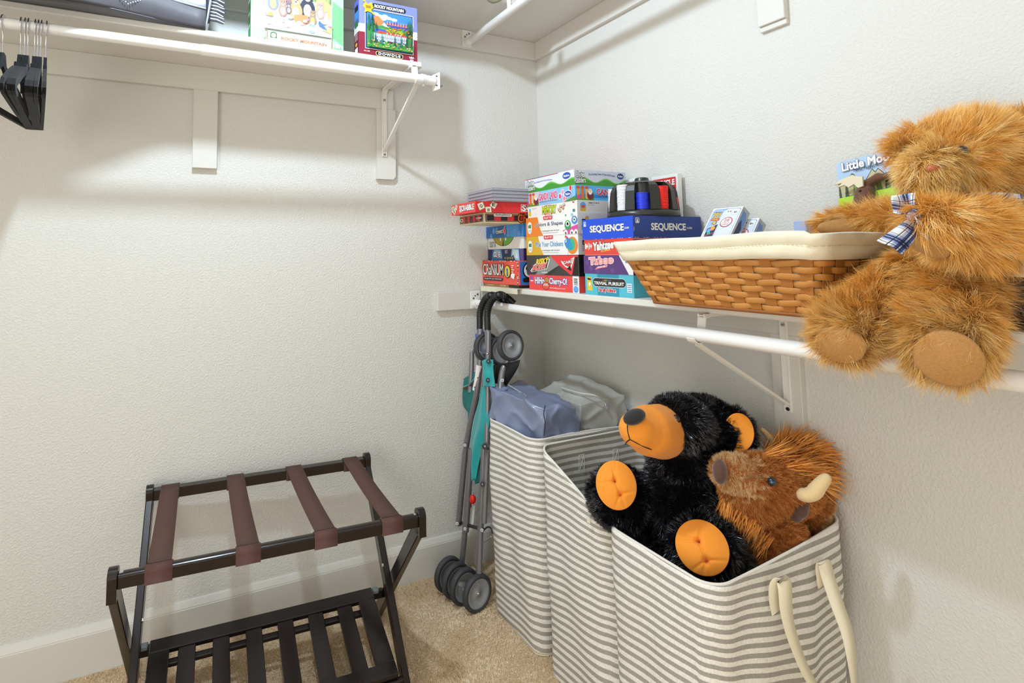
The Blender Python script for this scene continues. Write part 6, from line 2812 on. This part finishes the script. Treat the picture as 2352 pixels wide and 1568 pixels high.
sheet([(1066, 872), (1064, 905), (1066, 930), (1072, 942), (1079, 952)], [(1098, 852), (1100, 890), (1098, 920), (1096, 950), (1090, 985)], TEALD, 'seat_cloth', .003, .012, .012)
sheet([(1112, 892), (1100, 930), (1090, 965), (1083, 1010), (1084, 1060), (1090, 1098)], [(1118, 880), (1120, 930), (1122, 975), (1112, 1015), (1100, 1060), (1094, 1100)], TEAL, 'seat_cloth', .004, .0, -.004)
sheet([(1110, 828), (1110, 850), (1111, 870), (1112, 886)], [(1130, 826), (1132, 850), (1138, 872), (1140, 888)], TEAL, 'harness_strap', .005, -.008, -.006, 2)
sheet([(1092, 1035), (1094, 1080), (1097, 1108)], [(1104, 1030), (1104, 1080), (1101, 1108)], TEALD, 'seat_cloth', .002, .01, .01)
mb = MB()
mb.tube(spl([S_(1065, 888, -.002), S_(1075, 884, -.004), S_(1088, 872, -.006), S_(1098, 860, -.006)], 5), .0032, TEAL, 8)
mb.tube(spl([S_(1065, 892, -.003), S_(1075, 889, -.005), S_(1088, 877, -.007), S_(1098, 866, -.007)], 5), .0032, mat('brown_binding', '5a3520', .7), 8)
mb.build('cloth_edge', st)
sheet([(1130, 838), (1134, 860), (1136, 880)], [(1196, 826), (1190, 846), (1162, 884)], mat('black_mesh', '141416', .7), 'black_canopy', .004, .03, .05, 4)
sheet([(1092, 768), (1094, 785), (1097, 800)], [(1114, 760), (1116, 785), (1118, 812)], mat('blue_label', '3a5fd8', .5), 'hang_tag', .001, .014, .014)
mb = MB()
mb.ball(S_(1086, 1146, -.006), (.012, .012, .016), mat('red_plastic', 'e01c16', .35), 14)
mb.span(tuple(S_(1079, 1150, .01) - Vector((.004, .006, .022))), tuple(S_(1079, 1150, .01) + Vector((.004, .006, .022))), mat('red_plastic', 'e01c16', .35))
mb.build('red_latch', st)
mb = MB()
for dx_ in (0, .012):
    mb.tube([S_(1083 + dx_ * 200, 1215, .006), S_(1088 + dx_ * 200, 1160, .006)], .0035, mat('pale_rail', 'c9cfca', .4), 8)
mb.tube([S_(1056, 1200, .004), S_(1110, 1216, .004)], .006, BLKP, 10)
mb.build('cross_link', st)
mb = MB()
mb.tube(spl([S_(1112, 1216), S_(1120, 1210), S_(1128, 1213), S_(1131, 1225)], 4), .0028, BLKP, 8)
mb.tube(spl([S_(1110, 1244), S_(1118, 1240), S_(1128, 1232)], 4), .0022, CHROME, 8)
mb.build('wire_catch', st)


# ================================================================ luggage rack
WOOD = mat('espresso_wood', '1d1412', .25, spec=.35, coat=.2, vary=(.35, 14), bump=(.15, 40, .0008), stretch=(1, 1, 6))
WEB = mat('brown_webbing', '55362f', .8, bump=(.5, 480, .0008), stretch=(1, .25, 1))
rk = thing('luggage_rack', 'dark wooden folding luggage rack with brown straps and a slatted shelf', 'luggage rack', (-1.19, -.30, 0))
RM = Matrix.Rotation(math.radians(-3.4), 3, 'Z')
RO = Vector((-1.186, -.303, 0))


def K_(x, y, z):
    return RO + RM @ Vector((x, y, z))


ZT = .511
XO, XI = .368, .341       # outer pair (front top -> back foot) and inner pair (back top -> front foot)
YT = .240
U3 = [RM @ Vector(a) for a in ((1, 0, 0), (0, 1, 0))]


def leg(x, y0, y1, rake=0):
    """flat leg from foot (y0,z0) to the top (y1); top end is rounded and turned upright"""
    a, b = K_(x, y0, .0), K_(x, y1, ZT - .035)
    mb = MB()
    d = (b - a).normalized()
    mb.beam(a + d * .004, b, .020, .040, WOOD, up=d.cross(U3[0]), bev=.002)
    mb2 = MB()
    X = U3[0]
    z = d
    y = z.cross(X)
    R = Matrix((X, y, z)).transposed()
    mb.v, mb.f, mb.m, mb.sm = [], [], [], []
    mb.box((a + b) / 2 + d * .001, (.020, .038, (b - a).length), WOOD, R, .002)
    # rounded cap, upright
    P = []
    for t in range(0, 181, 15):
        q = math.radians(t)
        P.append((.021 * math.cos(q), .030 + .018 * math.sin(q)))
    P = [(.021, -.022), *P, (-.021, -.022)]
    mb.prism([(p[0], p[1]) for p in P], K_(x, y1, ZT - .037) - X * .010, U3[1], (0, 0, 1), .020, WOOD)
    o = mb.build('leg', rk, bevel=.0015)
    return o


leg(-XO, .205, -YT)
leg(XO, .205, -YT)
leg(-XI, -.215, YT)
leg(XI, -.215, YT)


def bar(name, y, z, x0, x1, w, h, rounded):
    mb = MB()
    if rounded:
        P = [(w / 2 * math.cos(math.radians(t)), h / 2 * .55 + h / 2 * .45 * math.sin(math.radians(t)) * 1.0) for t in range(0, 181, 15)]
        P += [(-w / 2, -h / 2), (w / 2, -h / 2)]
    else:
        P = [(-w / 2, -h / 2), (w / 2, -h / 2), (w / 2, h / 2), (-w / 2, h / 2)]
    o = K_(x0, y, z)
    mb.prism(P, o, U3[1], (0, 0, 1), (x1 - x0), WOOD)
    return mb.build(name, rk, bevel=.0012)


bar('top_bar', -YT, ZT - .018, -XO + .01, XO - .01, .026, .032, True)
bar('top_bar', YT - .002, ZT - .018, -XI + .01, XI - .01, .030, .030, False)
mb = MB()
for g in (-1, 1):
    mb.tube([K_(g * (XO - .012), -YT, ZT - .012), K_(g * (XO - .020), -YT, ZT - .012)], .011, CHROME, 16)
    mb.build('bar_ferrule', rk)
    mb = MB()
# straps: wrapped round each bar, slack between
for k, xf in enumerate((-.275, -.080, .108, .285)):
    xb = (-.285, -.095, .090, .282)[k]
    wS = .052
    top = []
    for i in range(13):
        t = i / 12
        y = -YT + .006 + (2 * YT - .014) * t
        x = xf + (xb - xf) * t
        z = ZT + .000 - .006 * math.sin(math.pi * t)
        top.append((K_(x, y, z), U3[0]))
    loopf = [(K_(xf, -YT + .015 * math.sin(a) * -1, ZT - .017 + .0195 * math.cos(a)), U3[0]) for a in [math.radians(q) for q in range(-60, 300, 24)]]
    mb = MB()
    ribbon(mb, [p for p, _ in top], wS, [s_ for _, s_ in top], WEB, .0016)
    o = mb.build('strap', rk)
    mb = MB()
    hw, hh = .0150, .0182
    ring_ = [(-hw, -hh), (-hw, hh * .35), (-hw * .75, hh * .8), (0, hh), (hw * .75, hh * .8), (hw, hh * .35), (hw, -hh), (-hw, -hh)]
    ribbon(mb, [K_(xf, -YT + a, ZT - .0175 + b) for a, b in ring_], wS + .006, [U3[0]] * len(ring_), WEB, .0018)
    mb.build('strap_wrap', o)
    mb = MB()
    hw, hh = .0168, .0168
    ring_ = [(-hw, -hh), (-hw, hh), (hw, hh), (hw, -hh), (-hw, -hh)]
    ribbon(mb, [K_(xb, YT - .002 + a, ZT - .018 + b) for a, b in ring_], wS, [U3[0]] * 5, WEB, .0018)
    mb.build('strap_wrap', o)
# slatted lower shelf: rear edge on the rear cross rail, sloping down to the front legs
ZB, YBK, TIL = .142, .100, math.radians(14)
RT = RM @ Matrix.Rotation(TIL, 3, 'X')


def T_(x, s, dz=0):
    """point on the tilted shelf, s metres forward from its rear edge"""
    return K_(x, YBK - s * math.cos(TIL) + dz * 0, ZB - s * math.sin(TIL)) + RT @ Vector((0, 0, dz))


mb = MB()
xa, xb_, SL = -.318, .318, .300
for a, b, s0, s1 in ((xa, xb_, 0, .042), (xa, xa + .052, .042, SL - .04), (xb_ - .052, xb_, .042, SL - .04), (xa, xb_, SL - .04, SL)):
    mb.box(T_((a + b) / 2, (s0 + s1) / 2), (b - a, s1 - s0, .016), WOOD, RT, .002)
fr = mb.build('shelf_frame', rk)
n_s = 6
for k in range(n_s):
    x = xa + .052 + (xb_ - xa - .104) * (k + .5) / n_s
    mb = MB()
    mb.box(T_(x, SL / 2, -.002), (.045, SL - .05, .011), WOOD, RT, .0015)
    mb.build('slat', fr)
mb = MB()
mb.box(T_(0, .062, -.018), (xb_ - xa - .06, .018, .014), WOOD, RT, .002)
mb.build('rear_rail', rk)
bar('cross_bar', .108, ZB - .022, -XO + .01, XO - .01, .020, .026, True)
bar('cross_bar', -.185, .048, -XI + .01, XI - .01, .020, .022, True)
for g in (-1, 1):
    mb = MB()
    mb.box(K_(g * .332, .098, ZB - .006), (.018, .022, .012), mat('grey_clip', '6f7a7c', .5), RM, .002)
    mb.build('shelf_clip', rk)
    mb = MB()
    mb.tube([K_(g * (XI - .0105), 0, .262), K_(g * (XI - .014), 0, .262)], .0055, CHROME, 12)
    mb.build('pivot_bolt', rk)
